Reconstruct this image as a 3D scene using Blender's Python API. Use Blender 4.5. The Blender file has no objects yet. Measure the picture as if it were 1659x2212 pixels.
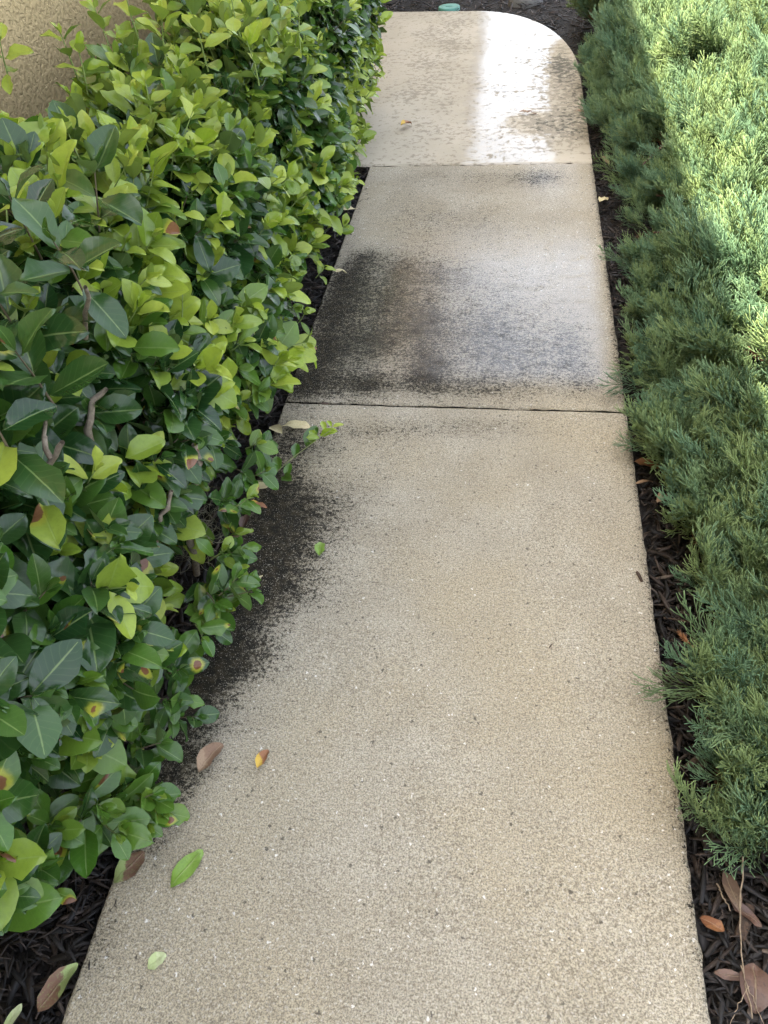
import bpy, math, random
import numpy as np
from mathutils import Vector, Matrix

rng = np.random.default_rng(7)
random.seed(7)
SC = bpy.context.scene
COL = SC.collection

# ------------------------------------------------------------------ camera
CAM_H = 1.5
IW, IH, FPX = 1659.0, 2212.0, 1595.0
R = np.array([[0.98847267, -0.05104004, 0.14253663],
              [0.13479239, 0.72538198, -0.67501999],
              [-0.06894045, 0.68645167, 0.72390008]])      # columns: camera right, up, back in the world
cam_data = bpy.data.cameras.new('camera')
cam = bpy.data.objects.new('camera', cam_data)
COL.objects.link(cam)
M4 = Matrix.Identity(4)
for i in range(3):
    for j in range(3):
        M4[i][j] = R[i][j]
M4[2][3] = CAM_H
cam.matrix_world = M4
cam_data.sensor_fit = 'VERTICAL'
cam_data.sensor_height = 24.0
cam_data.lens = 24.0 * FPX / IH
cam_data.clip_start = 0.02
cam_data.clip_end = 600
SC.camera = cam

# ------------------------------------------------------------------ sky, sun, exposure
SUN_EL, SUN_AZ_X, SUN_Y = math.radians(70.8), -1.0, -0.06
sun_vec = Vector((-math.cos(SUN_EL), SUN_Y, math.sin(SUN_EL))).normalized()   # towards the sun
world = bpy.data.worlds.new('World')
SC.world = world
world.use_nodes = True
wn, wl = world.node_tree.nodes, world.node_tree.links
wn.clear()
w_out = wn.new('ShaderNodeOutputWorld')
w_bg = wn.new('ShaderNodeBackground')
w_hs = wn.new('ShaderNodeHueSaturation')
w_sky = wn.new('ShaderNodeTexSky')
w_sky.sky_type = 'NISHITA'
w_sky.sun_disc = False
w_sky.sun_elevation = math.asin(sun_vec.z)
w_sky.sun_rotation = math.atan2(sun_vec.x, sun_vec.y)
w_sky.dust_density = 3.0
w_sky.ozone_density = 0.6
w_hs.inputs['Saturation'].default_value = 0.46
w_bg.inputs['Strength'].default_value = 0.15
wl.new(w_sky.outputs[0], w_hs.inputs['Color'])
wl.new(w_hs.outputs[0], w_bg.inputs['Color'])
wl.new(w_bg.outputs[0], w_out.inputs['Surface'])

sun_data = bpy.data.lights.new('sun', 'SUN')
sun_data.energy = 4.0
sun_data.angle = math.radians(0.53)
sun_data.color = (1.0, 0.92, 0.75)
sun = bpy.data.objects.new('sun', sun_data)
COL.objects.link(sun)
sun.rotation_euler = sun_vec.to_track_quat('Z', 'Y').to_euler()
sun.location = (-3, 0, 8)

vs = SC.view_settings
vs.view_transform = 'Standard'
vs.look = 'None'
vs.exposure = 2.4
vs.gamma = 1.0
SC.render.film_transparent = False
SC.cycles.max_bounces = 4
SC.cycles.diffuse_bounces = 3
SC.cycles.glossy_bounces = 3
SC.cycles.transmission_bounces = 3
SC.cycles.use_adaptive_sampling = True
SC.cycles.adaptive_threshold = 0.03
SC.cycles.use_denoising = True


# ------------------------------------------------------------------ helpers
def P(px, py, z=0.0):
    """where the line of sight through a point of the photograph meets height z"""
    v = R @ np.array([px - IW / 2, -(py - IH / 2), -FPX])
    t = (z - CAM_H) / v[2]
    return np.array([v[0] * t, v[1] * t, z])


def proj(p):
    c = (np.asarray(p) - [0, 0, CAM_H]) @ R
    return np.stack([IW / 2 + FPX * c[..., 0] / -c[..., 2], IH / 2 - FPX * c[..., 1] / -c[..., 2], -c[..., 2]], -1)


def sstep(a, b, x):
    t = np.clip((np.asarray(x, float) - a) / (b - a), 0, 1)
    return t * t * (3 - 2 * t)


def unit(v):
    v = np.asarray(v, float)
    return v / np.maximum(np.linalg.norm(v, axis=-1, keepdims=True), 1e-9)


_lat = np.random.default_rng(99).random((64, 64, 64))


def vnoise(p, scale=1.0):
    p = np.asarray(p, float) * scale + 17.3
    i = np.floor(p).astype(int)
    f = p - i
    f = f * f * (3 - 2 * f)
    out = 0
    for dx in (0, 1):
        for dy in (0, 1):
            for dz in (0, 1):
                w = (f[..., 0] if dx else 1 - f[..., 0]) * (f[..., 1] if dy else 1 - f[..., 1]) * (f[..., 2] if dz else 1 - f[..., 2])
                out = out + w * _lat[(i[..., 0] + dx) % 64, (i[..., 1] + dy) % 64, (i[..., 2] + dz) % 64]
    return out


def xyz(x, y, z=0.0):
    x, y, z = np.broadcast_arrays(np.asarray(x, float), np.asarray(y, float), np.asarray(z, float))
    return np.stack([x, y, z], -1)


def make_mesh(name, verts, quads=None, tris=None, attrs=None, uv=None, smooth=True, polys=None):
    """fast mesh from numpy arrays; attrs: name -> per-vertex floats or vectors, uv: per-vertex"""
    me = bpy.data.meshes.new(name)
    verts = np.asarray(verts, np.float32)
    if polys is not None:
        me.from_pydata([tuple(v) for v in verts], [], [tuple(q) for q in polys])
    else:
        parts, starts, n = [], [], 0
        for a in (quads, tris):
            if a is not None and len(a):
                a = np.asarray(a, np.int32)
                parts.append(a.ravel())
                starts.append(n + np.arange(len(a)) * a.shape[1])
                n += a.size
        me.vertices.add(len(verts))
        me.vertices.foreach_set('co', verts.ravel())
        me.loops.add(n)
        me.loops.foreach_set('vertex_index', np.concatenate(parts).astype(np.int32))
        st = np.concatenate(starts).astype(np.int32)
        me.polygons.add(len(st))
        me.polygons.foreach_set('loop_start', st)
        me.update(calc_edges=True)
    if uv is not None:
        layer = me.uv_layers.new(name='UVMap')
        li = np.empty(len(me.loops), np.int32)
        me.loops.foreach_get('vertex_index', li)
        layer.data.foreach_set('uv', np.asarray(uv, np.float32)[li].ravel())
    for k, v in (attrs or {}).items():
        v = np.asarray(v, np.float32)
        if v.ndim == 1:
            me.attributes.new(k, 'FLOAT', 'POINT').data.foreach_set('value', v)
        else:
            me.attributes.new(k, 'FLOAT_VECTOR', 'POINT').data.foreach_set('vector', v.ravel())
    if smooth:
        me.polygons.foreach_set('use_smooth', np.ones(len(me.polygons), bool))
    me.update()
    return me


def link(name, data, mat=None, parent=None, loc=None, label=None, cat=None, group=None, kind=None):
    o = bpy.data.objects.new(name, data)
    COL.objects.link(o)
    if mat is not None and data is not None and not data.materials:
        data.materials.append(mat)
    if parent is not None:
        o.parent = parent
    if loc is not None:
        o.location = loc
    for k, v in (('label', label), ('category', cat), ('group', group), ('kind', kind)):
        if v:
            o[k] = v
    return o


def frame_from(yv, zv):
    """rotation matrices whose local Y runs along yv and local Z leans to zv"""
    y = unit(yv)
    z = zv - y * np.sum(zv * y, -1, keepdims=True)
    z = unit(z)
    x = np.cross(y, z)
    return np.stack([x, y, z], -1)


def box(x0, x1, y0, y1, z0, z1):
    v = np.array([[x, y, z] for x in (x0, x1) for y in (y0, y1) for z in (z0, z1)])
    q = np.array([[0, 1, 3, 2], [4, 6, 7, 5], [0, 4, 5, 1], [2, 3, 7, 6], [0, 2, 6, 4], [1, 5, 7, 3]])
    return v, q


class Bag:
    """collects pieces of geometry for one mesh"""
    def __init__(s):
        s.v, s.q, s.t, s.a, s.n = [], [], [], {}, 0

    def add(s, v, q=None, t=None, **attrs):
        v = np.asarray(v, float)
        s.v.append(v)
        if q is not None:
            s.q.append(np.asarray(q) + s.n)
        if t is not None:
            s.t.append(np.asarray(t) + s.n)
        for k, a in attrs.items():
            s.a.setdefault(k, []).append(np.broadcast_to(np.asarray(a, float), (len(v),) + np.shape(a)[1:] if np.ndim(a) > 1 else (len(v),)))
        s.n += len(v)

    def mesh(s, name, smooth=True):
        return make_mesh(name, np.concatenate(s.v), np.concatenate(s.q) if s.q else None,
                         np.concatenate(s.t) if s.t else None,
                         {k: np.concatenate(a) for k, a in s.a.items()}, smooth=smooth)


def tube(pts, rad, sides=6):
    """tapered tube along points; returns verts, quads"""
    pts = np.asarray(pts, float)
    n = len(pts)
    rad = np.broadcast_to(np.asarray(rad, float), (n,))
    tan = unit(np.gradient(pts, axis=0))
    ref = np.array([0.31, 0.17, 0.93])
    a = unit(np.cross(tan, ref))
    b = np.cross(tan, a)
    ang = np.arange(sides) * 2 * math.pi / sides
    ring = np.cos(ang)[None, :, None] * a[:, None] + np.sin(ang)[None, :, None] * b[:, None]
    v = (pts[:, None] + ring * rad[:, None, None]).reshape(-1, 3)
    q = []
    for i in range(n - 1):
        for k in range(sides):
            k2 = (k + 1) % sides
            q.append([i * sides + k, i * sides + k2, (i + 1) * sides + k2, (i + 1) * sides + k])
    return v, np.array(q)


# ------------------------------------------------------------------ material building
class N:
    def __init__(s, name):
        s.m = bpy.data.materials.new(name)
        s.m.use_nodes = True
        s.t = s.m.node_tree
        s.t.nodes.clear()
        s.out = s.t.nodes.new('ShaderNodeOutputMaterial')

    def new(s, typ, **kw):
        n = s.t.nodes.new(typ)
        for k, v in kw.items():
            setattr(n, k, v)
        return n

    def set(s, sock, v):
        if isinstance(v, bpy.types.NodeSocket):
            s.t.links.new(v, sock)
        else:
            sock.default_value = v

    def math(s, op, a, b=0.0, c=0.0, clamp=False):
        n = s.new('ShaderNodeMath', operation=op)
        n.use_clamp = clamp
        for i, v in enumerate((a, b, c)):
            s.set(n.inputs[i], v)
        return n.outputs[0]

    def mix(s, f, a, b, mode='MIX'):
        n = s.new('ShaderNodeMix', data_type='RGBA', blend_type=mode)
        s.set(n.inputs[0], f)
        for i, v in ((6, a), (7, b)):
            if isinstance(v, (tuple, list)) and len(v) == 3:
                v = (*v, 1)
            s.set(n.inputs[i], v)
        return n.outputs[2]

    def attr(s, name, out='Fac'):
        n = s.new('ShaderNodeAttribute', attribute_name=name)
        return n.outputs[out]

    def ramp(s, f, a, b, lo=0.0, hi=1.0):
        n = s.new('ShaderNodeMapRange')
        n.interpolation_type = 'SMOOTHSTEP'
        s.set(n.inputs[0], f)
        for i, v in enumerate((a, b, lo, hi)):
            s.set(n.inputs[i + 1], v)
        return n.outputs[0]

    def noise(s, vec, scale, detail=3, rough=0.55, dist=0.0):
        n = s.new('ShaderNodeTexNoise')
        s.set(n.inputs['Vector'], vec)
        n.inputs['Scale'].default_value = scale
        n.inputs['Detail'].default_value = detail
        n.inputs['Roughness'].default_value = rough
        n.inputs['Distortion'].default_value = dist
        return n.outputs[0]

    def voro(s, vec, scale, feat='F1', out='Distance', rnd=1.0):
        n = s.new('ShaderNodeTexVoronoi', feature=feat)
        s.set(n.inputs['Vector'], vec)
        n.inputs['Scale'].default_value = scale
        n.inputs['Randomness'].default_value = rnd
        return n.outputs[out]

    def pos(s, scale=(1, 1, 1)):
        g = s.new('ShaderNodeNewGeometry')
        mp = s.new('ShaderNodeMapping')
        s.t.links.new(g.outputs['Position'], mp.inputs['Vector'])
        mp.inputs['Scale'].default_value = scale
        return mp.outputs[0]

    def obj(s, scale=(1, 1, 1)):
        g = s.new('ShaderNodeTexCoord')
        mp = s.new('ShaderNodeMapping')
        s.t.links.new(g.outputs['Object'], mp.inputs['Vector'])
        mp.inputs['Scale'].default_value = scale
        return mp.outputs[0]

    def bump(s, h, strength=0.5, dist=0.002, normal=None):
        n = s.new('ShaderNodeBump')
        s.set(n.inputs['Height'], h)
        n.inputs['Strength'].default_value = strength
        n.inputs['Distance'].default_value = dist
        if normal is not None:
            s.set(n.inputs['Normal'], normal)
        return n.outputs[0]

    def bsdf(s, **kw):
        n = s.new('ShaderNodeBsdfPrincipled')
        for k, v in kw.items():
            k = k.replace('_', ' ')
            if isinstance(v, (tuple, list)) and len(v) == 3 and 'olor' in k:
                v = (*v, 1)
            s.set(n.inputs[k], v)
        return n.outputs[0]

    def done(s, shader):
        s.t.links.new(shader, s.out.inputs['Surface'])
        return s.m


# ---- walkway concrete: broom-finished, shell aggregate, black algae growth
def concrete_material():
    n = N('walkway_concrete')
    p = n.pos()
    streak = n.noise(n.pos((26, 150, 26)), 1.0, 4, 0.6)
    grain = n.noise(p, 300, 4, 0.75)
    grain2 = n.noise(p, 190, 2, 0.6)
    pits = n.voro(p, 260)
    blotch = n.noise(p, 5.5, 4, 0.6)
    big = n.noise(p, 1.6, 3, 0.5)
    base = n.mix(n.ramp(blotch, .3, .7), (.43, .378, .275), (.54, .488, .375))
    base = n.mix(n.ramp(big, .40, .62, 0, .9), base, (.50, .425, .285))
    base = n.mix(n.ramp(n.noise(p, 0.9, 4, .6), .50, .68, 0, .35), base, (.30, .265, .20))
    base = n.mix(n.ramp(grain, .36, .62), n.mix(0.78, base, (.10, .085, .06)), base)
    base = n.mix(n.math('MULTIPLY', n.ramp(grain2, .52, .70), .45), base, (.68, .63, .54))
    sandy = n.noise(p, 120, 3, .7)
    base = n.mix(n.math('MULTIPLY', n.ramp(sandy, .47, .32), .65), base, (.15, .125, .085))
    base = n.mix(n.math('MULTIPLY', n.ramp(streak, .42, .28), .45), base, (.17, .14, .10))
    # shell and lime specks
    pd = n.new('ShaderNodeVectorMath', operation='ADD')
    n.t.links.new(p, pd.inputs[0])
    dn = n.new('ShaderNodeTexNoise')
    dn.inputs['Scale'].default_value = 200
    n.t.links.new(p, dn.inputs['Vector'])
    dsc = n.new('ShaderNodeVectorMath', operation='SCALE')
    n.t.links.new(dn.outputs['Color'], dsc.inputs[0])
    dsc.inputs['Scale'].default_value = .012
    n.t.links.new(dsc.outputs[0], pd.inputs[1])
    pv = pd.outputs[0]
    vc = n.voro(pv, 130, out='Color')
    sep = n.new('ShaderNodeSeparateColor')
    n.t.links.new(vc, sep.inputs[0])
    vd = n.voro(pv, 130)
    shell_amt = n.attr('shell')
    thr = n.math('SUBTRACT', 1.0, n.math('MULTIPLY_ADD', shell_amt, .08, .0015))
    speck = n.math('MULTIPLY', n.math('GREATER_THAN', sep.outputs[0], thr),
                   n.ramp(n.math('ADD', vd, n.math('MULTIPLY', n.noise(p, 300, 1), .3)), .52, .42))
    base = n.mix(n.math('MULTIPLY', speck, .8), base, (.80, .77, .70))
    # small dark pores and rusty freckles
    vc2 = n.voro(pv, 90, out='Color')
    sep2 = n.new('ShaderNodeSeparateColor')
    n.t.links.new(vc2, sep2.inputs[0])
    pore = n.math('MULTIPLY', n.math('GREATER_THAN', sep2.outputs[1], .965), n.ramp(n.voro(pv, 90), .42, .20))
    base = n.mix(n.math('MULTIPLY', pore, .75), base, (.05, .043, .033))
    # algae: coverage from the stain map, broken up by grain and broom marks
    stain = n.attr('stain')
    mid = n.noise(p, 38, 4, 0.65)
    patch = n.noise(n.pos((14, 22, 14)), 1.0, 4, 0.6)
    mid2 = n.noise(p, 105, 3, .6)
    fld = n.math('ADD', n.math('ADD', n.math('MULTIPLY', n.ramp(grain, .28, .72), .34), n.math('MULTIPLY', n.ramp(mid, .3, .7), .16)),
                 n.math('ADD', n.math('MULTIPLY', n.ramp(streak, .3, .7), .12), n.math('MULTIPLY', n.ramp(patch, .3, .7), .10)))
    fld = n.math('ADD', fld, n.math('MULTIPLY', n.ramp(mid2, .3, .7), .32))
    cover = n.ramp(n.math('SUBTRACT', n.math('MULTIPLY_ADD', stain, 1.10, -.02), fld), -.20, .17)
    algae = n.mix(n.ramp(mid, .4, .65), (.008, .0075, .0055), (.030, .024, .013))
    base = n.mix(n.math('MULTIPLY', n.ramp(stain, .03, .85), .62), base, (.085, .070, .046))
    base = n.mix(n.math('MULTIPLY', cover, .95), base, algae)
    # bright grains stand clear of the growth
    keep = n.math('MULTIPLY', n.ramp(n.noise(p, 330, 1, .5), .65, .72), .75)
    base = n.mix(n.math('MULTIPLY', keep, cover), base, (.46, .42, .34))
    wet = n.attr('wet')
    wetn = n.math('MULTIPLY', wet, n.ramp(n.math('ADD', n.math('MULTIPLY', patch, .6), n.math('MULTIPLY', mid, .4)), .24, .52))
    base = n.mix(n.math('MULTIPLY', wetn, .10), base, (.02, .02, .02))
    h = n.math('ADD', n.math('MULTIPLY', grain, .5), n.math('ADD', n.math('MULTIPLY', grain2, .55), n.math('ADD', n.math('MULTIPLY', streak, .35), n.math('MULTIPLY', pits, .35))))
    nb = n.bump(n.math('ADD', h, n.math('MULTIPLY', sandy, .6)), .85, .004)
    rough = n.math('MULTIPLY_ADD', wetn, -.36, .85)
    coat_n = n.bump(h, .30, .0016)
    sh = n.bsdf(Base_Color=base, Roughness=rough, Normal=nb, Specular_IOR_Level=n.math('MULTIPLY_ADD', cover, -.3, .4), Coat_Weight=n.math('MULTIPLY', wetn, 1.0), Coat_Roughness=.20,
                Coat_IOR=1.7, Coat_Normal=coat_n)
    return n.done(sh)


# ---- far landing: cream coating with a trowelled texture, standing water film
def landing_material():
    n = N('landing_coated_concrete')
    p = n.pos()
    fleck = n.math('ADD', n.noise(n.pos((27, 27, 27)), 1.0, 9, 0.72, .3), n.math('MULTIPLY_ADD', n.noise(p, 3.2, 3, .6), .30, -.15))
    fine = n.noise(p, 240, 3, 0.65)
    lump = n.noise(n.pos((26, 60, 26)), 1.0, 3, 0.5, .5)
    tone = n.noise(p, 2.2, 3, .5)
    base = n.mix(n.ramp(tone, .35, .65), (.395, .345, .255), (.455, .40, .305))
    stain = n.attr('stain')
    fl = n.ramp(n.math('ADD', fleck, n.math('MULTIPLY', stain, .17)), .54, .60)
    base = n.mix(n.math('MULTIPLY', fl, .55), base, (.15, .125, .08))
    base = n.mix(n.math('MULTIPLY', n.ramp(fine, .55, .7), .22), base, (.25, .2, .14))
    grow = n.ramp(n.math('ADD', n.noise(p, 30, 4, .65), n.math('MULTIPLY', stain, .45)), .74, .86)
    base = n.mix(n.math('MULTIPLY', grow, .85), base, (.055, .05, .03))
    wet = n.attr('wet')
    wetn = n.math('MULTIPLY', wet, n.ramp(n.math('SUBTRACT', n.math('ADD', wet, n.math('MULTIPLY', n.noise(n.pos((7, 15, 7)), 1.0, 5, .65, 1.0), 1.1)), n.math('MULTIPLY', fl, .34)), 1.12, 1.40))
    h = n.math('ADD', n.math('MULTIPLY', fleck, .8), n.math('MULTIPLY', fine, .12))
    nb = n.bump(n.math('ADD', h, n.math('MULTIPLY', lump, .5)), .5, .0035)
    coat_n = n.bump(n.math('ADD', lump, n.math('MULTIPLY', fleck, .9)), .32, .0013)
    sh = n.bsdf(Base_Color=base, Roughness=n.math('MULTIPLY_ADD', wetn, -.25, .72), Normal=nb, Coat_Weight=wetn, Coat_Roughness=.03,
                Coat_IOR=1.5, Coat_Normal=coat_n)
    return n.done(sh)


def mulch_chip_material():
    n = N('shredded_mulch')
    rnd = n.attr('rnd')
    p = n.pos()
    fib = n.noise(p, 160, 4, .7)
    base = n.mix(n.ramp(rnd, .35, .95), (.011, .0095, .009), (.062, .043, .032))
    base = n.mix(n.math('MULTIPLY', n.ramp(n.noise(p, 7, 2, .5), .52, .7), .35), base, (.07, .058, .048))
    base = n.mix(n.math('MULTIPLY', n.ramp(rnd, .955, .985), .8), base, (.125, .095, .072))
    base = n.mix(n.ramp(fib, .35, .75, 0, .45), base, (.004, .004, .004))
    h = n.noise(p, 420, 3, .7)
    return n.done(n.bsdf(Base_Color=base, Roughness=.62, Normal=n.bump(h, .6, .002), Specular_IOR_Level=.45))


def soil_material():
    n = N('dark_mulch_soil')
    p = n.pos()
    a = n.noise(p, 60, 5, .7)
    b = n.noise(n.pos((30, 120, 30)), 1.0, 4, .7, 1.5)
    base = n.mix(n.ramp(a, .35, .7), (.008, .007, .006), (.032, .024, .018))
    base = n.mix(n.ramp(b, .55, .75, 0, .6), base, (.05, .037, .028))
    return n.done(n.bsdf(Base_Color=base, Roughness=.85, Normal=n.bump(n.math('ADD', a, b), 1.0, .012)))


def leaf_material():
    n = N('glossy_hedge_leaf')
    uvn = n.new('ShaderNodeUVMap')
    sx = n.new('ShaderNodeSeparateXYZ')
    n.t.links.new(uvn.outputs[0], sx.inputs[0])
    u, v = sx.outputs[0], sx.outputs[1]            # u across -1..1 as 0..1, v along
    cu = n.math('ABSOLUTE', n.math('MULTIPLY_ADD', u, 2.0, -1.0))
    tone, rnd = n.attr('tone'), n.attr('rnd')
    p = n.pos()
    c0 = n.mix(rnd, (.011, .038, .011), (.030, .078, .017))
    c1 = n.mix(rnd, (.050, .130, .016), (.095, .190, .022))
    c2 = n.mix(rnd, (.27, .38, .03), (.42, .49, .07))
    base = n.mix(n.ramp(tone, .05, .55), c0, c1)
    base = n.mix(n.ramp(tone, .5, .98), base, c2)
    # veins
    rib = n.ramp(cu, .075, .02)
    side = n.math('SINE', n.math('MULTIPLY', n.math('SUBTRACT', v, n.math('MULTIPLY', cu, .22)), 52.0))
    side = n.math('MULTIPLY', n.ramp(side, .82, 1.0), .10)
    veincol = n.mix(.5, base, (.30, .40, .13))
    base = n.mix(n.math('MAXIMUM', n.math('MULTIPLY', rib, .75), side), base, veincol)
    mott = n.noise(p, 130, 3, .6)
    base = n.mix(n.ramp(mott, .4, .7, 0, .28), base, n.mix(.5, base, (.012, .03, .01)))
    # disease spots: brown heart, yellow halo
    sp = n.new('ShaderNodeAttribute', attribute_name='spot')
    ss = n.new('ShaderNodeSeparateXYZ')
    n.t.links.new(sp.outputs['Vector'], ss.inputs[0])
    du = n.math('MULTIPLY', n.math('SUBTRACT', u, ss.outputs[0]), .55)
    dv = n.math('SUBTRACT', v, ss.outputs[1])
    d = n.math('SQRT', n.math('ADD', n.math('MULTIPLY', du, du), n.math('MULTIPLY', dv, dv)))
    d = n.math('ADD', d, n.math('MULTIPLY_ADD', n.noise(p, 170, 2, .5), .10, -.05))
    r = ss.outputs[2]
    halo = n.math('MULTIPLY', n.ramp(n.math('SUBTRACT', d, r), .16, .02), n.math('GREATER_THAN', r, .005))
    heart = n.math('MULTIPLY', n.ramp(n.math('SUBTRACT', d, r), .015, -.01), n.math('GREATER_THAN', r, .005))
    base = n.mix(n.math('MULTIPLY', halo, .85), base, (.36, .36, .04))
    base = n.mix(heart, base, n.mix(mott, (.10, .035, .016), (.24, .105, .05)))
    g = n.new('ShaderNodeNewGeometry')
    under = n.mix(.5, base, (.17, .24, .09))
    base = n.mix(g.outputs['Backfacing'], base, under)
    rough = n.math('MULTIPLY_ADD', tone, .10, n.math('MULTIPLY_ADD', g.outputs['Backfacing'], .25, n.math('MULTIPLY_ADD', rnd, .16, .14)))
    h = n.math('ADD', n.math('MULTIPLY', rib, -.8), n.math('ADD', n.math('MULTIPLY', side, -.5), n.math('MULTIPLY', mott, .5)))
    nb = n.bump(h, .35, .0012)
    pb = n.bsdf(Base_Color=base, Roughness=rough, Normal=nb, Specular_IOR_Level=.5)
    tr = n.new('ShaderNodeBsdfTranslucent')
    n.t.links.new(n.mix(.45, base, (.22, .36, .02)), tr.inputs['Color'])
    mx = n.new('ShaderNodeMixShader')
    n.set(mx.inputs[0], n.math('MULTIPLY_ADD', tone, .20, .10))
    n.t.links.new(pb, mx.inputs[1])
    n.t.links.new(tr.outputs[0], mx.inputs[2])
    return n.done(mx.outputs[0])


def dead_leaf_material(name, a, b, edge, split=0.5, rough=.6):
    """fallen leaf: colour a and colour b meet on a ragged line across the blade"""
    n = N(name)
    uvn = n.new('ShaderNodeUVMap')
    sx = n.new('ShaderNodeSeparateXYZ')
    n.t.links.new(uvn.outputs[0], sx.inputs[0])
    u, v = sx.outputs[0], sx.outputs[1]
    cu = n.math('ABSOLUTE', n.math('MULTIPLY_ADD', u, 2.0, -1.0))
    p = n.obj()
    m = n.noise(p, 90, 4, .65)
    f = n.math('ADD', n.math('ADD', v, n.math('MULTIPLY', u, .45)), n.math('MULTIPLY', m, .35))
    base = n.mix(n.ramp(f, split + .32, split + .40), a, b)
    base = n.mix(n.ramp(n.noise(p, 260, 3, .6), .5, .72, 0, .6), base, edge)
    base = n.mix(n.ramp(cu, .07, .02, 0, .5), base, n.mix(.5, base, (.5, .42, .26)))
    nb = n.bump(n.math('ADD', m, n.ramp(cu, .1, .0)), .5, .002)
    pb = n.bsdf(Base_Color=base, Roughness=rough, Normal=nb)
    return n.done(pb)


def bark_material(name, a, b, scale=60):
    n = N(name)
    p = n.obj()
    m = n.noise(p, scale, 4, .7)
    base = n.mix(n.ramp(m, .35, .68), a, b)
    return n.done(n.bsdf(Base_Color=base, Roughness=.8, Normal=n.bump(n.noise(p, scale * 3, 4, .7), .7, .003)))


def juniper_material():
    n = N('juniper_foliage')
    tip, rn = n.attr('tip'), n.new('ShaderNodeObjectInfo').outputs['Random']
    p = n.pos()
    zone = n.noise(p, 2.6, 2, .5)
    old = n.mix(rn, (.040, .080, .042), (.060, .090, .032))
    fresh = n.mix(n.ramp(n.math('ADD', n.math('MULTIPLY', rn, .5), n.math('MULTIPLY', zone, .5)), .3, .7), (.15, .265, .145), (.25, .34, .125))
    base = n.mix(n.ramp(tip, .25, .95), old, fresh)
    base = n.mix(n.ramp(tip, .12, -.02), base, (.085, .062, .036))
    scal = n.noise(p, 700, 2, .6)
    pb = n.bsdf(Base_Color=n.mix(n.ramp(scal, .35, .7, 0, .25), base, (.03, .06, .03)), Roughness=.55, Specular_IOR_Level=.4)
    tr = n.new('ShaderNodeBsdfTranslucent')
    n.t.links.new(n.mix(.3, base, (.25, .34, .06)), tr.inputs['Color'])
    mx = n.new('ShaderNodeMixShader')
    mx.inputs[0].default_value = .16
    n.t.links.new(pb, mx.inputs[1])
    n.t.links.new(tr.outputs[0], mx.inputs[2])
    return n.done(mx.outputs[0])


def stucco_material():
    n = N('tan_stucco')
    p = n.pos()
    a = n.noise(n.pos((62, 62, 62)), 1.0, 3, .55, .25)
    b = n.noise(p, 210, 3, .6)
    flat = n.ramp(a, .43, .53)
    h = n.math('ADD', flat, n.math('MULTIPLY', b, .35))
    base = n.mix(n.noise(p, 6, 3, .5), (.93, .69, .35), (.95, .73, .39))
    base = n.mix(n.math('MULTIPLY', n.ramp(a, .44, .38), .30), base, (.38, .25, .11))  # shade of the crevices between the stucco flats, put into the colour
    return n.done(n.bsdf(Base_Color=base, Roughness=.85, Normal=n.bump(h, .7, .006)))


def plain(name, col, rough=.6, var=.12, scale=20, metal=0.0):
    n = N(name)
    p = n.obj()
    c2 = tuple(max(0, c * (1 - 3 * var)) for c in col)
    base = n.mix(n.ramp(n.noise(p, scale, 4, .6), .4, .75), col, c2)
    return n.done(n.bsdf(Base_Color=base, Roughness=rough, Metallic=metal, Normal=n.bump(n.noise(p, scale * 6, 3, .6), .2, .002)))


MAT = dict(
    concrete=concrete_material(), landing=landing_material(), chip=mulch_chip_material(), soil=soil_material(),
    leaf=leaf_material(), juniper=juniper_material(), stucco=stucco_material(),
    wood=bark_material('hedge_bark', (.16, .125, .09), (.30, .25, .19)),
    jwood=bark_material('juniper_bark', (.075, .048, .03), (.15, .10, .065)),
    filler=plain('joint_dirt', (.010, .009, .008), .9),
    white=plain('painted_soffit', (.40, .32, .22), .7, .03),
    roof=bark_material('roof_tile', (.24, .15, .10), (.33, .22, .15), 12),
)


# ================================================================== THE SETTING
# ground: one sheet to the horizon, the bed of dark mulch lies on it
def ground_mesh():
    xs = np.unique(np.concatenate([np.linspace(-300, -4, 8), np.linspace(-4, 5, 46), np.linspace(5, 300, 8)]))
    ys = np.unique(np.concatenate([np.linspace(-300, -2, 8), np.linspace(-2, 10, 61), np.linspace(10, 300, 8)]))
    X, Y = np.meshgrid(xs, ys, indexing='ij')
    Z = -.055 + .02 * (vnoise(xyz(X, Y), 5) - .5) * ((np.abs(X) < 5) & (np.abs(Y) < 10))
    v = xyz(X, Y, Z).reshape(-1, 3)
    nx, ny = len(xs), len(ys)
    i, j = np.meshgrid(np.arange(nx - 1), np.arange(ny - 1), indexing='ij')
    a = (i * ny + j).ravel()
    return make_mesh('ground', v, np.stack([a, a + ny, a + ny + 1, a + 1], -1))


link('ground', ground_mesh(), MAT['soil'], kind='structure', label='dark mulch bed ground around the walkway')

XL, XR = -0.694, 0.404
J1, J2 = 1.878, 3.79

# stain and wetness maps: blobs set down on the ground (x, y, radius x, radius y, amount)
def G(px, py):
    return P(px, py)[:2]


STAIN = []
def stain_px(px, py, rx, ry, amt):
    g = G(px, py)
    STAIN.append((g[0], g[1], rx, ry, amt))


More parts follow.
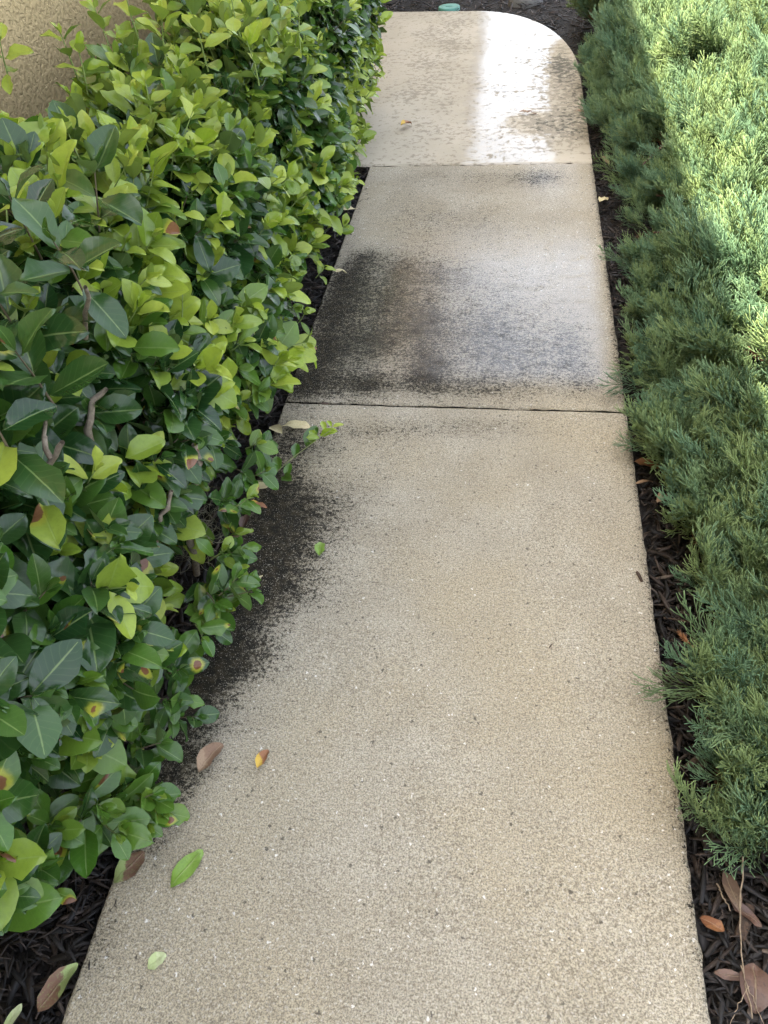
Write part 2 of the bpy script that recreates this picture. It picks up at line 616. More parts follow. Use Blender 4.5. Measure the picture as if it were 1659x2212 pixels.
# the black strip under the hedge, front slab
for a in [(600, 960, .09, .10, .5), (585, 1040, .12, .10, .75), (600, 1110, .12, .10, .85), (575, 1180, .12, .09, .9),
          (550, 1240, .11, .09, .9), (520, 1310, .11, .07, .9), (490, 1380, .10, .06, .9), (470, 1440, .10, .06, .95),
          (430, 1490, .09, .05, .9), (400, 1550, .09, .05, .9), (380, 1620, .09, .05, .8), (355, 1690, .08, .05, .75),
          (330, 1760, .08, .05, .65), (300, 1830, .07, .05, .5), (220, 2010, .06, .08, .3), (180, 2090, .05, .08, .25), (690, 1120, .12, .14, .36),
          (630, 1270, .11, .10, .36), (570, 1420, .09, .07, .40), (670, 960, .12, .07, .42), (800, 930, .18, .05, .30), (1000, 920, .25, .05, .26),
          (520, 1560, .11, .05, .34), (640, 1500, .10, .05, .16), (1100, 1740, .04, .05, .16), (430, 1660, .08, .05, .26), (740, 1060, .16, .12, .14), (700, 1300, .14, .10, .14)]:
    stain_px(*a)
# the middle slab: darkest against the hedge, thinning to the right
for a in [(660, 830, .12, .12, .95), (690, 760, .12, .14, .95), (720, 680, .11, .16, .9), (750, 610, .10, .16, .75), (785, 560, .08, .10, .45),
          (790, 830, .12, .10, .60), (810, 740, .13, .16, .58), (840, 650, .13, .18, .55), (870, 580, .12, .14, .42), (920, 800, .08, .13, .66),
          (915, 700, .10, .18, .55), (960, 600, .14, .15, .34), (1030, 730, .16, .26, .30), (1130, 790, .2, .16, .26), (1110, 690, .30, .42, .34),
          (1240, 760, .10, .24, .28), (1270, 830, .07, .08, .22), (1010, 840, .2, .07, .30), (1000, 380, .40, .14, .26), (850, 420, .18, .26, .12),
          (1170, 385, .15, .12, .40), (1080, 500, .35, .4, .20), (880, 500, .25, .35, .20), (960, 450, .4, .3, .10)]:
    stain_px(a[0], a[1], a[2], a[3], min(1, a[4] * 1.45))


def stain_at(x, y):
    s = np.zeros_like(x)
    for gx, gy, rx, ry, amt in STAIN:
        s = 1 - (1 - s) * (1 - amt * .62 * np.exp(-((x - gx) / rx) ** 2 - ((y - gy) / ry) ** 2))
    s = 1 - (1 - s) * (1 - .13 * sstep(.7, 1.3, y) * sstep(2.0, 1.7, y) * sstep(.42, .1, x) - .05)
    s = 1 - (1 - s) * (1 - .30 * sstep(.372, .40, x))
    return np.clip(s * 1.12, 0, 1)


def slab(name, xs, ys_of, mat, parent, extra, wob=.004):
    """concrete slab with rounded, slightly crumbled arrises; ys_of(x) -> rows for that column"""
    X, Y = [], []
    for x in xs:
        X.append(np.full(len(ys_of(x)), x))
        Y.append(ys_of(x))
    X, Y = np.array(X), np.array(Y)
    nx, ny = X.shape
    # distance to the rim, for the rounded arris
    dx = np.minimum(X - X[0, 0], X[-1, 0] - X)
    dy = np.minimum(Y - Y[:, :1], Y[:, -1:] - Y)
    d = np.minimum(dx, dy)
    nz = vnoise(xyz(X, Y), 46)
    r = .004 + .008 * nz
    Z = -np.where(d < r, r - np.sqrt(np.maximum(r * r - (r - d) ** 2, 0)), 0) * 1.0
    Z += (vnoise(xyz(X, Y), 4) - .5) * .003
    rim = d < .001
    X = X + rim * (vnoise(xyz(X * 0 + 3, Y), 38) - .5) * wob * 2 * (dx < .001)
    Y2 = Y + rim * (vnoise(xyz(X, Y * 0 + 7), 38) - .5) * wob * (dy < .001)
    v = xyz(X, Y2, Z).reshape(-1, 3)
    i, j = np.meshgrid(np.arange(nx - 1), np.arange(ny - 1), indexing='ij')
    a = (i * ny + j).ravel()
    q = np.stack([a, a + ny, a + ny + 1, a + 1], -1)
    # skirt
    loop = np.concatenate([np.arange(nx) * ny, (nx - 1) * ny + np.arange(1, ny), np.arange(nx - 2, -1, -1) * ny + ny - 1, np.arange(ny - 2, 0, -1)])
    low = v[loop].copy()
    low[:, 2] = -.13
    m = len(loop)
    k = np.arange(m)
    base = len(v)
    sk = np.stack([loop, base + k, base + (k + 1) % m, loop[(k + 1) % m]], -1)
    V = np.concatenate([v, low])
    at = {kk: np.concatenate([f(X, Y).ravel(), f(X, Y).ravel()[loop]]) for kk, f in extra.items()}
    me = make_mesh(name, V, np.concatenate([q, sk[:, ::-1][:, [0, 1, 2, 3]]]), attrs=at)
    return link(name, me, mat, parent)


def spaced(a, b, step):
    e = np.array([0, .002, .005, .009, .014, .02])
    return np.concatenate([a + e, np.linspace(a + .03, b - .03, max(3, int((b - a) / step))), (b - e)[::-1]])


path = link('path', None, kind='structure', label='pale concrete garden walkway in three slabs')
xs = spaced(XL, XR, .012)
shell_front = lambda x, y: np.clip(.08 + .9 * sstep(.25, .40, x) * sstep(1.3, .3, y) + .35 * sstep(-.5, -.66, x) + .25 * sstep(.9, .3, y), 0, 1)
slab('slab', xs, lambda x: spaced(-1.4, J1 - .005, .012), MAT['concrete'], path,
     dict(stain=stain_at, wet=lambda x, y: np.zeros_like(x), shell=shell_front))


def wet_mid(x, y):
    c = sstep(1.95, 2.1, y) * sstep(3.3, 2.7, y) * sstep(-.66, -.4, x) * sstep(.40, .32, x)
    return np.clip(c + .35 * sstep(3.1, 3.6, y) * sstep(.0, .2, x), 0, 1)


slab('slab', xs, lambda x: spaced(J1 + .005, J2 - .008, .012), MAT['concrete'], path,
     dict(stain=stain_at, wet=wet_mid, shell=lambda x, y: .25 + .3 * sstep(.3, .4, x)))


def back_of(x):
    if x > -.42:
        t = min(1.0, (x + .42) / (XR + .42))
        return 5.06 + 1.62 * (1 - t ** 2.25) ** (1 / 2.1)
    return 6.68 + .12 * min(1.0, (-.42 - x) / .9)


def landing_stain(x, y):
    s = .55 * sstep(.05, .38, x) * sstep(5.9, 5.0, y) * sstep(3.8, 4.2, y)
    s += .5 * np.exp(-((x - .28) / .10) ** 2 - ((y - 5.35) / .3) ** 2)
    s += .45 * np.exp(-((x - .13) / .16) ** 2 - ((y - 4.3) / .22) ** 2)
    s += .35 * np.exp(-((x - .2) / .12) ** 2 - ((y - 5.95) / .12) ** 2)
    s += .30 * sstep(-.2, -.45, x) * sstep(4.2, 5, y) * sstep(-.75, -.6, x)
    return np.clip(s, 0, 1)


def landing_wet(x, y):
    w = .98 * sstep(-.40, -.20, x) * (1 - .8 * sstep(.16, .36, x) * sstep(6.0, 5.6, y))
    w *= 1 - .75 * np.exp(-((x - .36) / .12) ** 2 - ((y - 4.9) / .55) ** 2)
    w *= 1 - .70 * np.exp(-((x - .12) / .13) ** 2 - ((y - 4.32) / .16) ** 2)
    w *= 1 - .55 * np.exp(-((x + .45) / .25) ** 2 - ((y - 4.0) / .35) ** 2)
    w *= 1 - .4 * np.exp(-((x - .32) / .1) ** 2 - ((y - 4.0) / .3) ** 2)
    return w


lx = np.concatenate([np.linspace(-1.49, XL, 40)[:-1], XL + (XR - XL) * np.sin(np.linspace(0, math.pi / 2, 90))])
lx = np.unique(np.concatenate([lx, XR - np.array([0, .002, .005, .009, .014])]))
slab('slab', lx, lambda x: J2 + .007 + (back_of(x) - J2 - .007) * (spaced(0, 1, .006)), MAT['landing'], path,
     dict(stain=landing_stain, wet=landing_wet, shell=lambda x, y: x * 0))
for yj, zz in ((J1, -.028), (J2, -.022)):
    v, q = box(XL + .01, XR - .012, yj - .012, yj + .012, -.05, zz)
    link('joint_filler', make_mesh('joint_filler', v, q, smooth=False), MAT['filler'], path)

# ---- the house along the left: stucco wall, deep eave
EX, EH, WX = -0.752, 4.0, -1.5
house = link('house', None, label='tan stucco house wall behind the leafy hedge, with a deep eave', cat='house', loc=(WX, 0, 0))


def house_part(name, v, q, mat):
    me = make_mesh(name, np.asarray(v) - [WX, 0, 0], q, smooth=False)
    return link(name, me, mat, house)


v, q = box(WX - 5.0, WX, -7, 25, -.12, EH + .25)
house_part('wall', v, q, MAT['stucco'])
v, q = box(WX + .002, EX - .022, -7.3, 25.3, EH + .02, EH + .04)
house_part('soffit', v, q, MAT['white'])
v, q = box(EX - .02, EX, -7.3, 25.3, EH, EH + .2)
house_part('fascia', v, q, MAT['white'])
v = np.array([[EX + .03, -7.4, EH + .20], [EX + .03, 25.4, EH + .20], [WX - 2.4, 25.4, EH + 1.5], [WX - 2.4, -7.4, EH + 1.5],
              [EX + .03, -7.4, EH + .25], [EX + .03, 25.4, EH + .25], [WX - 2.4, 25.4, EH + 1.56], [WX - 2.4, -7.4, EH + 1.56]])
q = np.array([[0, 1, 2, 3], [7, 6, 5, 4], [0, 4, 5, 1], [1, 5, 6, 2], [2, 6, 7, 3], [3, 7, 4, 0]])
house_part('roof', v, q, MAT['roof'])

# ================================================================== MULCH
def chips(area_fn, n, y0, y1, x0, x1, lmin, lmax, zlo, zhi):
    x = rng.uniform(x0, x1, n)
    y = rng.uniform(y0, y1, n)
    keep = area_fn(x, y)
    x, y = x[keep], y[keep]
    n = len(x)
    L = lmin + (lmax - lmin) * rng.random(n) ** 2.2
    Wd = np.clip(L * rng.uniform(.06, .22, n), .0014, .013)
    T = np.clip(Wd * rng.uniform(.25, .6, n), .0008, .005)
    ang = rng.uniform(0, 2 * math.pi, n)
    tilt = rng.normal(0, .20, n)
    D = np.stack([np.cos(ang) * np.cos(tilt), np.sin(ang) * np.cos(tilt), np.sin(tilt)], -1)
    up = unit(np.stack([rng.normal(0, .3, n), rng.normal(0, .3, n), np.ones(n)], -1))
    F = frame_from(D, up)
    # 3 cross sections of 4 corners
    secs = []
    for t, w in ((-.5, .55), (rng.uniform(-.15, .15, n), 1.0), (.5, .35)):
        bend = (np.asarray(t) * 2) ** 2 * 0
        for sx_, sz_ in ((-1, -1), (1, -1), (1, 1), (-1, 1)):
            jit = rng.uniform(.6, 1.25, n)
            secs.append(np.stack([sx_ * Wd * w * .5 * jit, np.broadcast_to(t, (n,)) * L, sz_ * T * .5 * w ** .5 + bend], -1))
    loc = np.stack(secs, 1)
    mid = rng.normal(0, .05, n) * L
    loc[:, 4:8, 0] += mid[:, None]
    loc[:, 4:8, 2] += (rng.normal(.02, .03, n) * L)[:, None]
    W3 = np.einsum('nij,nkj->nki', F, loc)
    cz = rng.uniform(zlo, zhi, n)
    W3 += np.stack([x, y, cz], -1)[:, None]
    q = []
    for s in (0, 4):
        for k in range(4):
            q.append([s + k, s + (k + 1) % 4, s + 4 + (k + 1) % 4, s + 4 + k])
    q += [[3, 2, 1, 0], [8, 9, 10, 11]]
    q = np.array(q)
    Q = (q[None] + (np.arange(n) * 12)[:, None, None]).reshape(-1, 4)
    return W3.reshape(-1, 3), Q, np.repeat(rng.random(n), 12)


def mulch(name, label, specs):
    b = Bag()
    for s in specs:
        v, q, r = chips(*s)
        b.add(v, q, rnd=r)
    link(name, b.mesh(name, smooth=False), MAT['chip'], label=label, cat='mulch', kind='stuff')


off_pad = lambda x, y: np.array([(yy > back_of(xx) + .01) if xx < XR + .008 else True for xx, yy in zip(x, y)])
mulch('mulch', 'dark shredded mulch under the leafy hedge, left of the walkway',
      [(lambda x, y: x < XL - .012, 7500, -.5, 4.9, -1.1, XL, .015, .085, -.05, -.022),
       (lambda x, y: x < XL - .012, 3400, -.4, 1.0, -1.05, XL, .012, .07, -.045, -.012),
       (lambda x, y: x < XL - .012, 1200, -.3, 3.8, XL - .07, XL, .01, .05, -.035, -.008),
       (lambda x, y: x == x, 150, -.2, 3.7, XL - .01, XL + .05, .004, .02, .0015, .003)])
mulch('mulch', 'dark shredded mulch strip between the walkway and the junipers',
      [(off_pad, 9000, -.5, 5.2, XR + .012, 1.0, .02, .09, -.05, -.02),
       (off_pad, 3600, -.4, 1.4, XR + .012, .95, .012, .09, -.045, -.010),
       (off_pad, 1600, -.3, 4.6, XR + .012, XR + .08, .01, .05, -.035, -.008),
       (lambda x, y: x == x, 90, -.2, 3.7, XR - .035, XR + .01, .004, .018, .0015, .003)])
mulch('mulch', 'dark mulch bed beyond the rounded end of the landing',
      [(off_pad, 9000, 4.9, 9.5, -1.4, 1.9, .03, .12, -.05, -.012)])


# ================================================================== HEDGE
def leaf_grid(shape, curl, fold, wave, notch=0, seed=0):
    """unit leaf: length 1 along +Y, width about .5, upper side +Z"""
    r = np.random.default_rng(seed)
    ts = np.array([0, .08, .26, .47, .67, .84, .95, 1.0])
    us = np.array([-1, -.5, 0, .5, 1.0])
    k, pk = shape
    w = np.interp(ts, [0, .08, .26, .47, .67, .84, .95, 1], [.012, .090, .215 * pk, .262, .250 / pk, .176, .080, .003]) * k
    V, UV = [], []
    for a, t in enumerate(ts):
        for u in us:
            ww = w[a]
            if notch and ((u > 0) == (notch > 0)) and .3 < t < .9:
                ww = ww * (1 - .45 * r.random())
            x = u * ww
            z = fold * abs(u) * ww - curl * t * t + wave * math.sin(t * 9 + u * 2) * abs(u) * .5
            V.append((x, t - curl * curl * t * .3, z))
            UV.append((u * .5 + .5, t))
    n = len(us)
    Q = []
    for a in range(len(ts) - 1):
        for b in range(n - 1):
            Q.append((a * n + b, a * n + b + 1, (a + 1) * n + b + 1, (a + 1) * n + b))
    return np.array(V), np.array(Q), np.array(UV)


LEAF_SHAPES = []
for i in range(12):
    rr = np.random.default_rng(500 + i)
    LEAF_SHAPES.append(leaf_grid((rr.uniform(.95, 1.26), rr.uniform(.86, 1.08)), rr.uniform(-.10, .36), rr.uniform(.06, .60),
                                 rr.uniform(.0, .13), notch=(0, 0, 0, 0, 1, 0, 0, -1, 0, -1, 0, 1)[i], seed=i))
LQ = LEAF_SHAPES[0][1]
NV = len(LEAF_SHAPES[0][0])


def merge_leaves(name, L):
    """L: dict of arrays loc, F (rotation), size, shape, tone, rnd, spot"""
    V, T, Rn, S, U = [], [], [], [], []
    idx = 0
    Qs = []
    for s in range(len(LEAF_SHAPES)):
        m = np.where(L['shape'] == s)[0]
        if not len(m):
            continue
        bv, _, buv = LEAF_SHAPES[s]
        sc = np.stack([L['size'][m] * L['wid'][m], L['size'][m], L['size'][m]], -1)
        loc = bv[None] * sc[:, None]
        W3 = np.einsum('nij,nkj->nki', L['F'][m], loc) + L['loc'][m][:, None]
        V.append(W3.reshape(-1, 3))
        T.append(np.repeat(L['tone'][m], NV))
        Rn.append(np.repeat(L['rnd'][m], NV))
        S.append(np.repeat(L['spot'][m], NV, axis=0))
        U.append(np.tile(buv, (len(m), 1)))
        Qs.append((LQ[None] + (idx + np.arange(len(m)) * NV)[:, None, None]).reshape(-1, 4))
        idx += len(m) * NV
    return make_mesh(name, np.concatenate(V), np.concatenate(Qs),
                     attrs=dict(tone=np.concatenate(T), rnd=np.concatenate(Rn), spot=np.concatenate(S)), uv=np.concatenate(U))


HEDGE_Y0, HEDGE_Y1 = -.25, 4.75
PROF = np.array([[-.86, .12], [-.77, .15], [-.70, .26], [-.645, .42], [-.635, .60], [-.67, .75], [-.75, .865], [-.86, .91], [-.94, .895], [-1.01, .84], [-1.07, .75]])
seg = np.r_[0, np.cumsum(np.linalg.norm(np.diff(PROF, axis=0), axis=1))]
PL = seg[-1]


def hedge_surface(s, y):
    """point and outward normal on the hedge's clipped outline at profile length s and position y"""
    def pt(s):
        return np.stack([np.interp(s, seg, PROF[:, 0]), np.interp(s, seg, PROF[:, 1])], -1)
    p = pt(s)
    d = unit(pt(np.minimum(s + .03, PL)) - pt(np.maximum(s - .03, 0)))
    nx, nz = d[:, 1], -d[:, 0]
    nrm = np.stack([nx, nz * 0, nz], -1)
    # profile runs from the foot outward and over the top: outward normal
    bump_ = (vnoise(np.stack([s * 1.3, y, s * 0], -1), 4.2) - .5) * .17 + (vnoise(np.stack([s, y, s * 0 + 5], -1), 11) - .5) * .05
    q = np.stack([p[:, 0], y, p[:, 1]], -1) + nrm * bump_[:, None]
    # near end: the skirt lifts and draws back, and the end is rounded off
    lift = sstep(.55, .12, y)
    q[:, 2] = q[:, 2] + lift * .20 * sstep(.6, .1, q[:, 2])
    q[:, 0] -= lift * .06
    q[:, 0] -= .04 * sstep(1.1, 1.7, y) * (q[:, 0] > -.95)
    endr = sstep(4.35, 4.75, y)
    q[:, 0] -= endr * .12 * (q[:, 0] > -.95) + .045 * sstep(2.6, 3.6, y) * (q[:, 0] > -.95)
    q[:, 2] += (.05 * sstep(2.2, 2.6, y) + .08 * sstep(1.6, 1.2, y) - .015 * sstep(1.3, 1.6, y) * sstep(2.3, 2.0, y) + .015 * np.sin(y * 5)) * sstep(.6, .9, q[:, 2])
    return q, nrm


def young_prob(q):
    x, y, z = q[:, 0], q[:, 1], q[:, 2]
    top = sstep(.62, .85, z)
    pr = .06 + .42 * top * sstep(.85, 1.4, y) + .15 * (1 - top) * sstep(1.0, 1.7, y) + .12 * top * sstep(.5, .9, y)
    pr += .26 * sstep(.40, .18, z) * sstep(.45, .8, y)
    pr += .20 * sstep(.5, .2, z) * sstep(.6, .3, y)
    return np.clip(pr, 0, .9)


LV = dict(loc=[], F=[], size=[], wid=[], shape=[], tone=[], rnd=[], spot=[], cls=[])
twigs = Bag()


def put_leaf(loc, D, Nv, size, tone, spot=(0, 0, 0), wid=1.0, shape=None):
    LV['loc'].append(loc)
    LV['F'].append((D, Nv))
    LV['size'].append(size)
    LV['wid'].append(wid)
    LV['shape'].append(random.randrange(12) if shape is None else shape)
    LV['tone'].append(tone)
    LV['rnd'].append(random.random())
    LV['spot'].append(spot)


def rand_spot(pr):
    if random.random() < pr:
        return (random.choice((.15, .3, .5, .7, .85, .95)), random.choice((.35, .6, .8, .95, 1.0, 1.0)), (.14 + .10 * random.random()) * random.random() ** 1.2 + .02)
    return (0, 0, 0)


def shoot(base, D, tone, length, nodes, size, spot_pr=0.0, wide=78, light=np.array([.45, -.1, 1.0])):
    """twig with opposite pairs of leaves and a small terminal tuft"""
    D = unit(D)
    side = unit(np.cross(D, np.array([random.gauss(0, 1), random.gauss(0, 1), random.gauss(0, 1)])))
    bend = np.array([random.gauss(0, .12), random.gauss(0, .12), .12])
    pts = [base + D * length * t + bend * length * t * t for t in (0, .5, 1.0)]
    tv, tq = tube(pts, [.0022, .0017, .0010], 4)
    twigs.add(tv, tq, tone=tone)
    for k in range(nodes):
        t = (k + .6) / nodes
        pos = base + D * length * t + bend * length * t * t
        rad = side if k % 2 == 0 else np.cross(D, side)
        open_ = math.radians(wide - 42 * t * t + random.gauss(0, 9))
        for sg in (1, -1):
            if random.random() < .06:
                continue
            Ld = D * math.cos(open_) + rad * sg * math.sin(open_) + np.array([random.gauss(0, .13) for _ in range(3)])
            if t < .7:
                Ld = Ld + np.array([.06, 0, -.12])
            Nn = D * .8 + unit(light) * 1.0 + np.array([random.gauss(0, .30) for _ in range(3)])
            sz = size * (1.08 - .40 * t ** 3) * random.uniform(.78, 1.18)
            tn = np.clip(tone * (.70 + .35 * t) + random.gauss(0, .06), 0, 1)
            put_leaf(pos + unit(Ld) * .004, Ld, Nn, sz, tn, rand_spot(spot_pr), random.uniform(.88, 1.12))
    # terminal bud leaves
    tip = base + D * length + bend * length
    for k in range(2):
        Ld = D + np.array([random.gauss(0, .28) for _ in range(3)])
        put_leaf(tip, Ld, unit(light) + np.array([random.gauss(0, .5) for _ in range(3)]), size * random.uniform(.3, .55), min(1, tone + .12), wid=.8)


NS = 4100
s_ = rng.random(NS) ** .96 * PL
y_ = HEDGE_Y0 + (HEDGE_Y1 - HEDGE_Y0) * rng.random(NS)
# denser where it is seen from near by
sq, sn = hedge_surface(s_, y_)
yp = young_prob(sq)
GAPS = [(np.array([-.66, .83, .34]), .13), (np.array([-.62, .52, .66]), .10), (np.array([-.68, .62, .22]), .08)]
for i in range(NS):
    q, nrm = sq[i], sn[i]
    if any(np.linalg.norm(q - g) < r for g, r in GAPS) and random.random() < .8:
        continue
    if vnoise(q[None], 7.5)[0] < .34 and random.random() < .75:
        continue
    young = random.random() < yp[i]
    if not young and random.random() < .15:
        continue
    D = nrm * random.uniform(.5, 1.0) + np.array([random.gauss(0, .38), random.gauss(-.08, .42), random.uniform(.15, .9)])
    near = float(sstep(2.2, .6, q[1]))
    if young:
        tone = float(np.clip(random.gauss(.86, .14), .4, 1))
        size = random.uniform(.054, .094)
        base = q - nrm * random.uniform(.0, .05)
        shoot(base, D + [0, 0, .25], tone, random.uniform(.05, .12), random.choice((2, 2, 3)), size, .015, 66)
    else:
        tone = abs(random.gauss(.10, .16))
        if q[2] < .5 and random.random() < .45:
            tone += random.uniform(.1, .35)
        size = random.uniform(.060, .098) + .012 * near * float(sstep(.5, .8, q[2]))
        base = q - nrm * random.uniform(.035, .10)
        shoot(base, D, tone, random.uniform(.05, .10), random.choice((2, 3, 3)), size, .16 * near * float(sstep(.75, .4, q[2])) + .015)
# shaded inner leaves
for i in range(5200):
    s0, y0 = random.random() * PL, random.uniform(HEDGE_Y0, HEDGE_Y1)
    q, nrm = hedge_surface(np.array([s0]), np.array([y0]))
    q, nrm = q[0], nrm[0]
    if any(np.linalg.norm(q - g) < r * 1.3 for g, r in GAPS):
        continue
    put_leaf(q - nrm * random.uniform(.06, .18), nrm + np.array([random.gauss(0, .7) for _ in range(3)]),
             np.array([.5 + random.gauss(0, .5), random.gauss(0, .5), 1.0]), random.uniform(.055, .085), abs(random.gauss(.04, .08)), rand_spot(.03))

# the shoot that has grown out over the walkway
g0 = P(575, 1040, .03)
tipp = P(720, 925, .10)
axis = [g0 + np.array([-.10, .0, .0]), g0, g0 * .62 + tipp * .38 + [0, 0, .01], tipp]
tv, tq = tube(axis, [.003, .0024, .0017, .001], 5)
twigs.add(tv, tq, tone=.5)
for px, py, dx, dy, size, tone in [(600, 1020, -.25, 1, .066, .55), (618, 1030, .05, .9, .05, .45), (610, 1030, .9, -.7, .055, .35), (590, 1035, -1, .3, .04, .3),
                                   (637, 990, -.1, 1, .062, .42), (662, 965, .2, 1, .085, .30), (672, 960, .05, .8, .05, .7), (685, 945, -.75, .5, .034, .85),
                                   (690, 940, 1, .05, .052, .85), (690, 945, -.7, -.35, .04, .8), (702, 930, -.35, .9, .042, .9), (706, 930, 1, -.25, .034, .9),
                                   (716, 922, -.5, .8, .030, .95), (718, 922, 1, .25, .034, .95)]:
    b = P(px, py, .03 + .07 * float(np.clip((px - 590) / 130, 0, 1)))
    put_leaf(b, np.array([dx, dy, .35]), np.array([.1 - dx * .4, -.3, 1.0]), size, tone, wid=.82, shape=random.choice((0, 1, 2, 3, 5)))
# sprigs standing clear of the hedge's far edge, against the landing
for px, py, z in [(815, 130, .50), (800, 210, .42), (812, 165, .46), (770, 400, .22), (745, 500, .18), (700, 590, .15), (760, 300, .36), (660, 690, .16), (630, 790, .16)]:
    b = P(px - 18, py + 10, z)
    shoot(b, np.array([.8, -.1, .75]), random.uniform(.75, .95), .06, 2, .05)
# low shoots that lean out over the walkway
for px, py, z, n_ in [(500, 1210, .14, 3), (520, 1190, .16, 2), (470, 1260, .15, 3), (500, 1280, .12, 2), (455, 1330, .14, 3), (480, 1330, .10, 2), (410, 1400, .14, 3), (390, 1460, .13, 2),
                      (350, 1500, .14, 3), (360, 1560, .10, 2), (310, 1600, .13, 3), (290, 1680, .13, 2), (300, 1740, .10, 2), (260, 1750, .14, 3), (200, 1740, .18, 3), (560, 960, .2, 2), (540, 1020, .16, 3), (510, 1090, .18, 3),
                      (120, 1760, .22, 3), (60, 1820, .26, 3), (20, 1880, .3, 3), (5, 1940, .3, 3), (40, 1900, .25, 2), (150, 1800, .2, 2), (230, 1770, .15, 2), (330, 1740, .10, 2)]:
    for k in range(n_):
        b = P(px - 28 + random.gauss(0, 14), py + random.gauss(0, 14), z + random.gauss(0, .03))
        shoot(b, np.array([.75, random.gauss(-.1, .4), random.uniform(.1, .6)]), random.uniform(.12, .7), .06, 2, random.uniform(.055, .072), .14)
# upright fresh shoots on the crown of the hedge
for px, py, z in [(20, 150, 1.0), (170, 150, 1.0), (240, 90, 1.0), (190, 180, .98), (300, 60, 1.04),
                  (420, 30, 1.06), (520, 60, 1.0), (360, 110, 1.02), (610, 30, .97), (450, 130, .98), (330, 250, .95), (560, 160, .94), (650, 90, .92)]:
    shoot(P(px, py + 25, z), np.array([random.gauss(0, .2), random.gauss(0, .2), 1.0]), random.uniform(.8, 1), .085, 3, .062)
# the big dark upright shoots nearest the lens
for px, py, z in [(185, 640, 1.0), (90, 560, 1.02), (60, 760, .97), (215, 500, .98), (120, 880, .92), (40, 1010, .92)]:
    shoot(P(px, py, z - .06), np.array([random.gauss(.1, .15), random.gauss(-.1, .15), 1.0]), random.uniform(.02, .2), .11, 3, .088, .05)
# low leaves with brown spots at the near corner
for px, py, z, dx, dy, sz, tone, sp in [(140, 1800, .22, -.1, -1, .072, .62, (.5, .45, .17)), (185, 1790, .2, .45, -1, .085, .5, (0, 0, 0)), (245, 1790, .16, 1, -.2, .078, .62, (0, 0, 0)),
                                        (150, 1700, .22, .8, .3, .075, .45, (.8, .9, .16)), (330, 1770, .10, 1, .05, .05, .5, (.5, .7, .13)), (300, 1650, .12, .9, .5, .06, .5, (.5, 1, .15)),
                                        (20, 1780, .34, .5, -1, .092, .3, (.2, .35, .12)), (-20, 1975, .30, 1, .35, .105, .55, (0, 0, 0)), (-40, 1900, .34, 1, -.3, .10, .4, (.3, .4, .1)), (115, 1925, .12, 1, -.2, .045, .6, (.85, .85, .22)),
                                        (215, 1300, .42, .3, -1, .07, .35, (.5, 1, .2)), (270, 1380, .33, 1, .2, .065, .3, (.8, .95, .17)), 
                                        (90, 1090, .78, .6, -.8, .08, .7, (.9, .2, .2)), (60, 1320, .66, .2, 1, .085, .5, (.8, .9, .12)), (330, 490, .86, 1, -.2, .06, .6, (.45, .8, .28)),
                                        (10, 960, .9, .3, -1, .085, .9, (0, 0, 0)), (270, 990, .66, .7, .6, .075, .7, (0, 0, 0)), (500, 880, .30, .3, 1, .07, .75, (0, 0, 0)), (530, 810, .32, .3, 1, .07, .75, (0, 0, 0)),
                                        (95, 1580, .46, 1, -.05, .095, .6, (0, 0, 0)), (430, 1330, .16, .3, 1, .065, .3, (.5, .1, .08))]:
    put_leaf(P(px, py, z), np.array([dx, dy, random.uniform(-.1, .25)]), np.array([.15, -.35, 1.0]), sz, tone, sp, shape=random.choice((0, 1, 2, 3, 5, 6)))

for k in ('loc', 'size', 'wid', 'shape', 'tone', 'rnd', 'spot'):
    LV[k] = np.array(LV[k], float)
LV['shape'] = LV['shape'].astype(int)
Dv = np.array([np.asarray(a, float) for a, _ in LV['F']])
Nn = np.array([np.asarray(b, float) for _, b in LV['F']])
LV['F'] = frame_from(Dv, Nn)
# which leaves show largest: the foremost leaf in each small cell of the view, ranked by size seen
cen = LV['loc'] + unit(Dv) * (LV['size'] * .5)[:, None]
pj = proj(cen)
area = (LV['size'] / pj[:, 2]) ** 2 * (.3 + np.abs(np.sum(LV['F'][:, :, 2] * unit(np.array([0, 0, CAM_H]) - cen), -1)))
cell = 34
key = np.floor(pj[:, 0] / cell) * 1000 + np.floor(pj[:, 1] / cell)
inside = (pj[:, 0] > 5) & (pj[:, 0] < IW) & (pj[:, 1] > 5) & (pj[:, 1] < IH)
order = np.argsort(pj[:, 2])
seen, cand = set(), []
for i in order:
    if inside[i] and key[i] not in seen:
        seen.add(key[i])
        cand.append(i)
cand = np.array(cand)
hero = cand[np.argsort(-area[cand])][:300]
rest = np.ones(len(LV['size']), bool)
rest[hero] = False

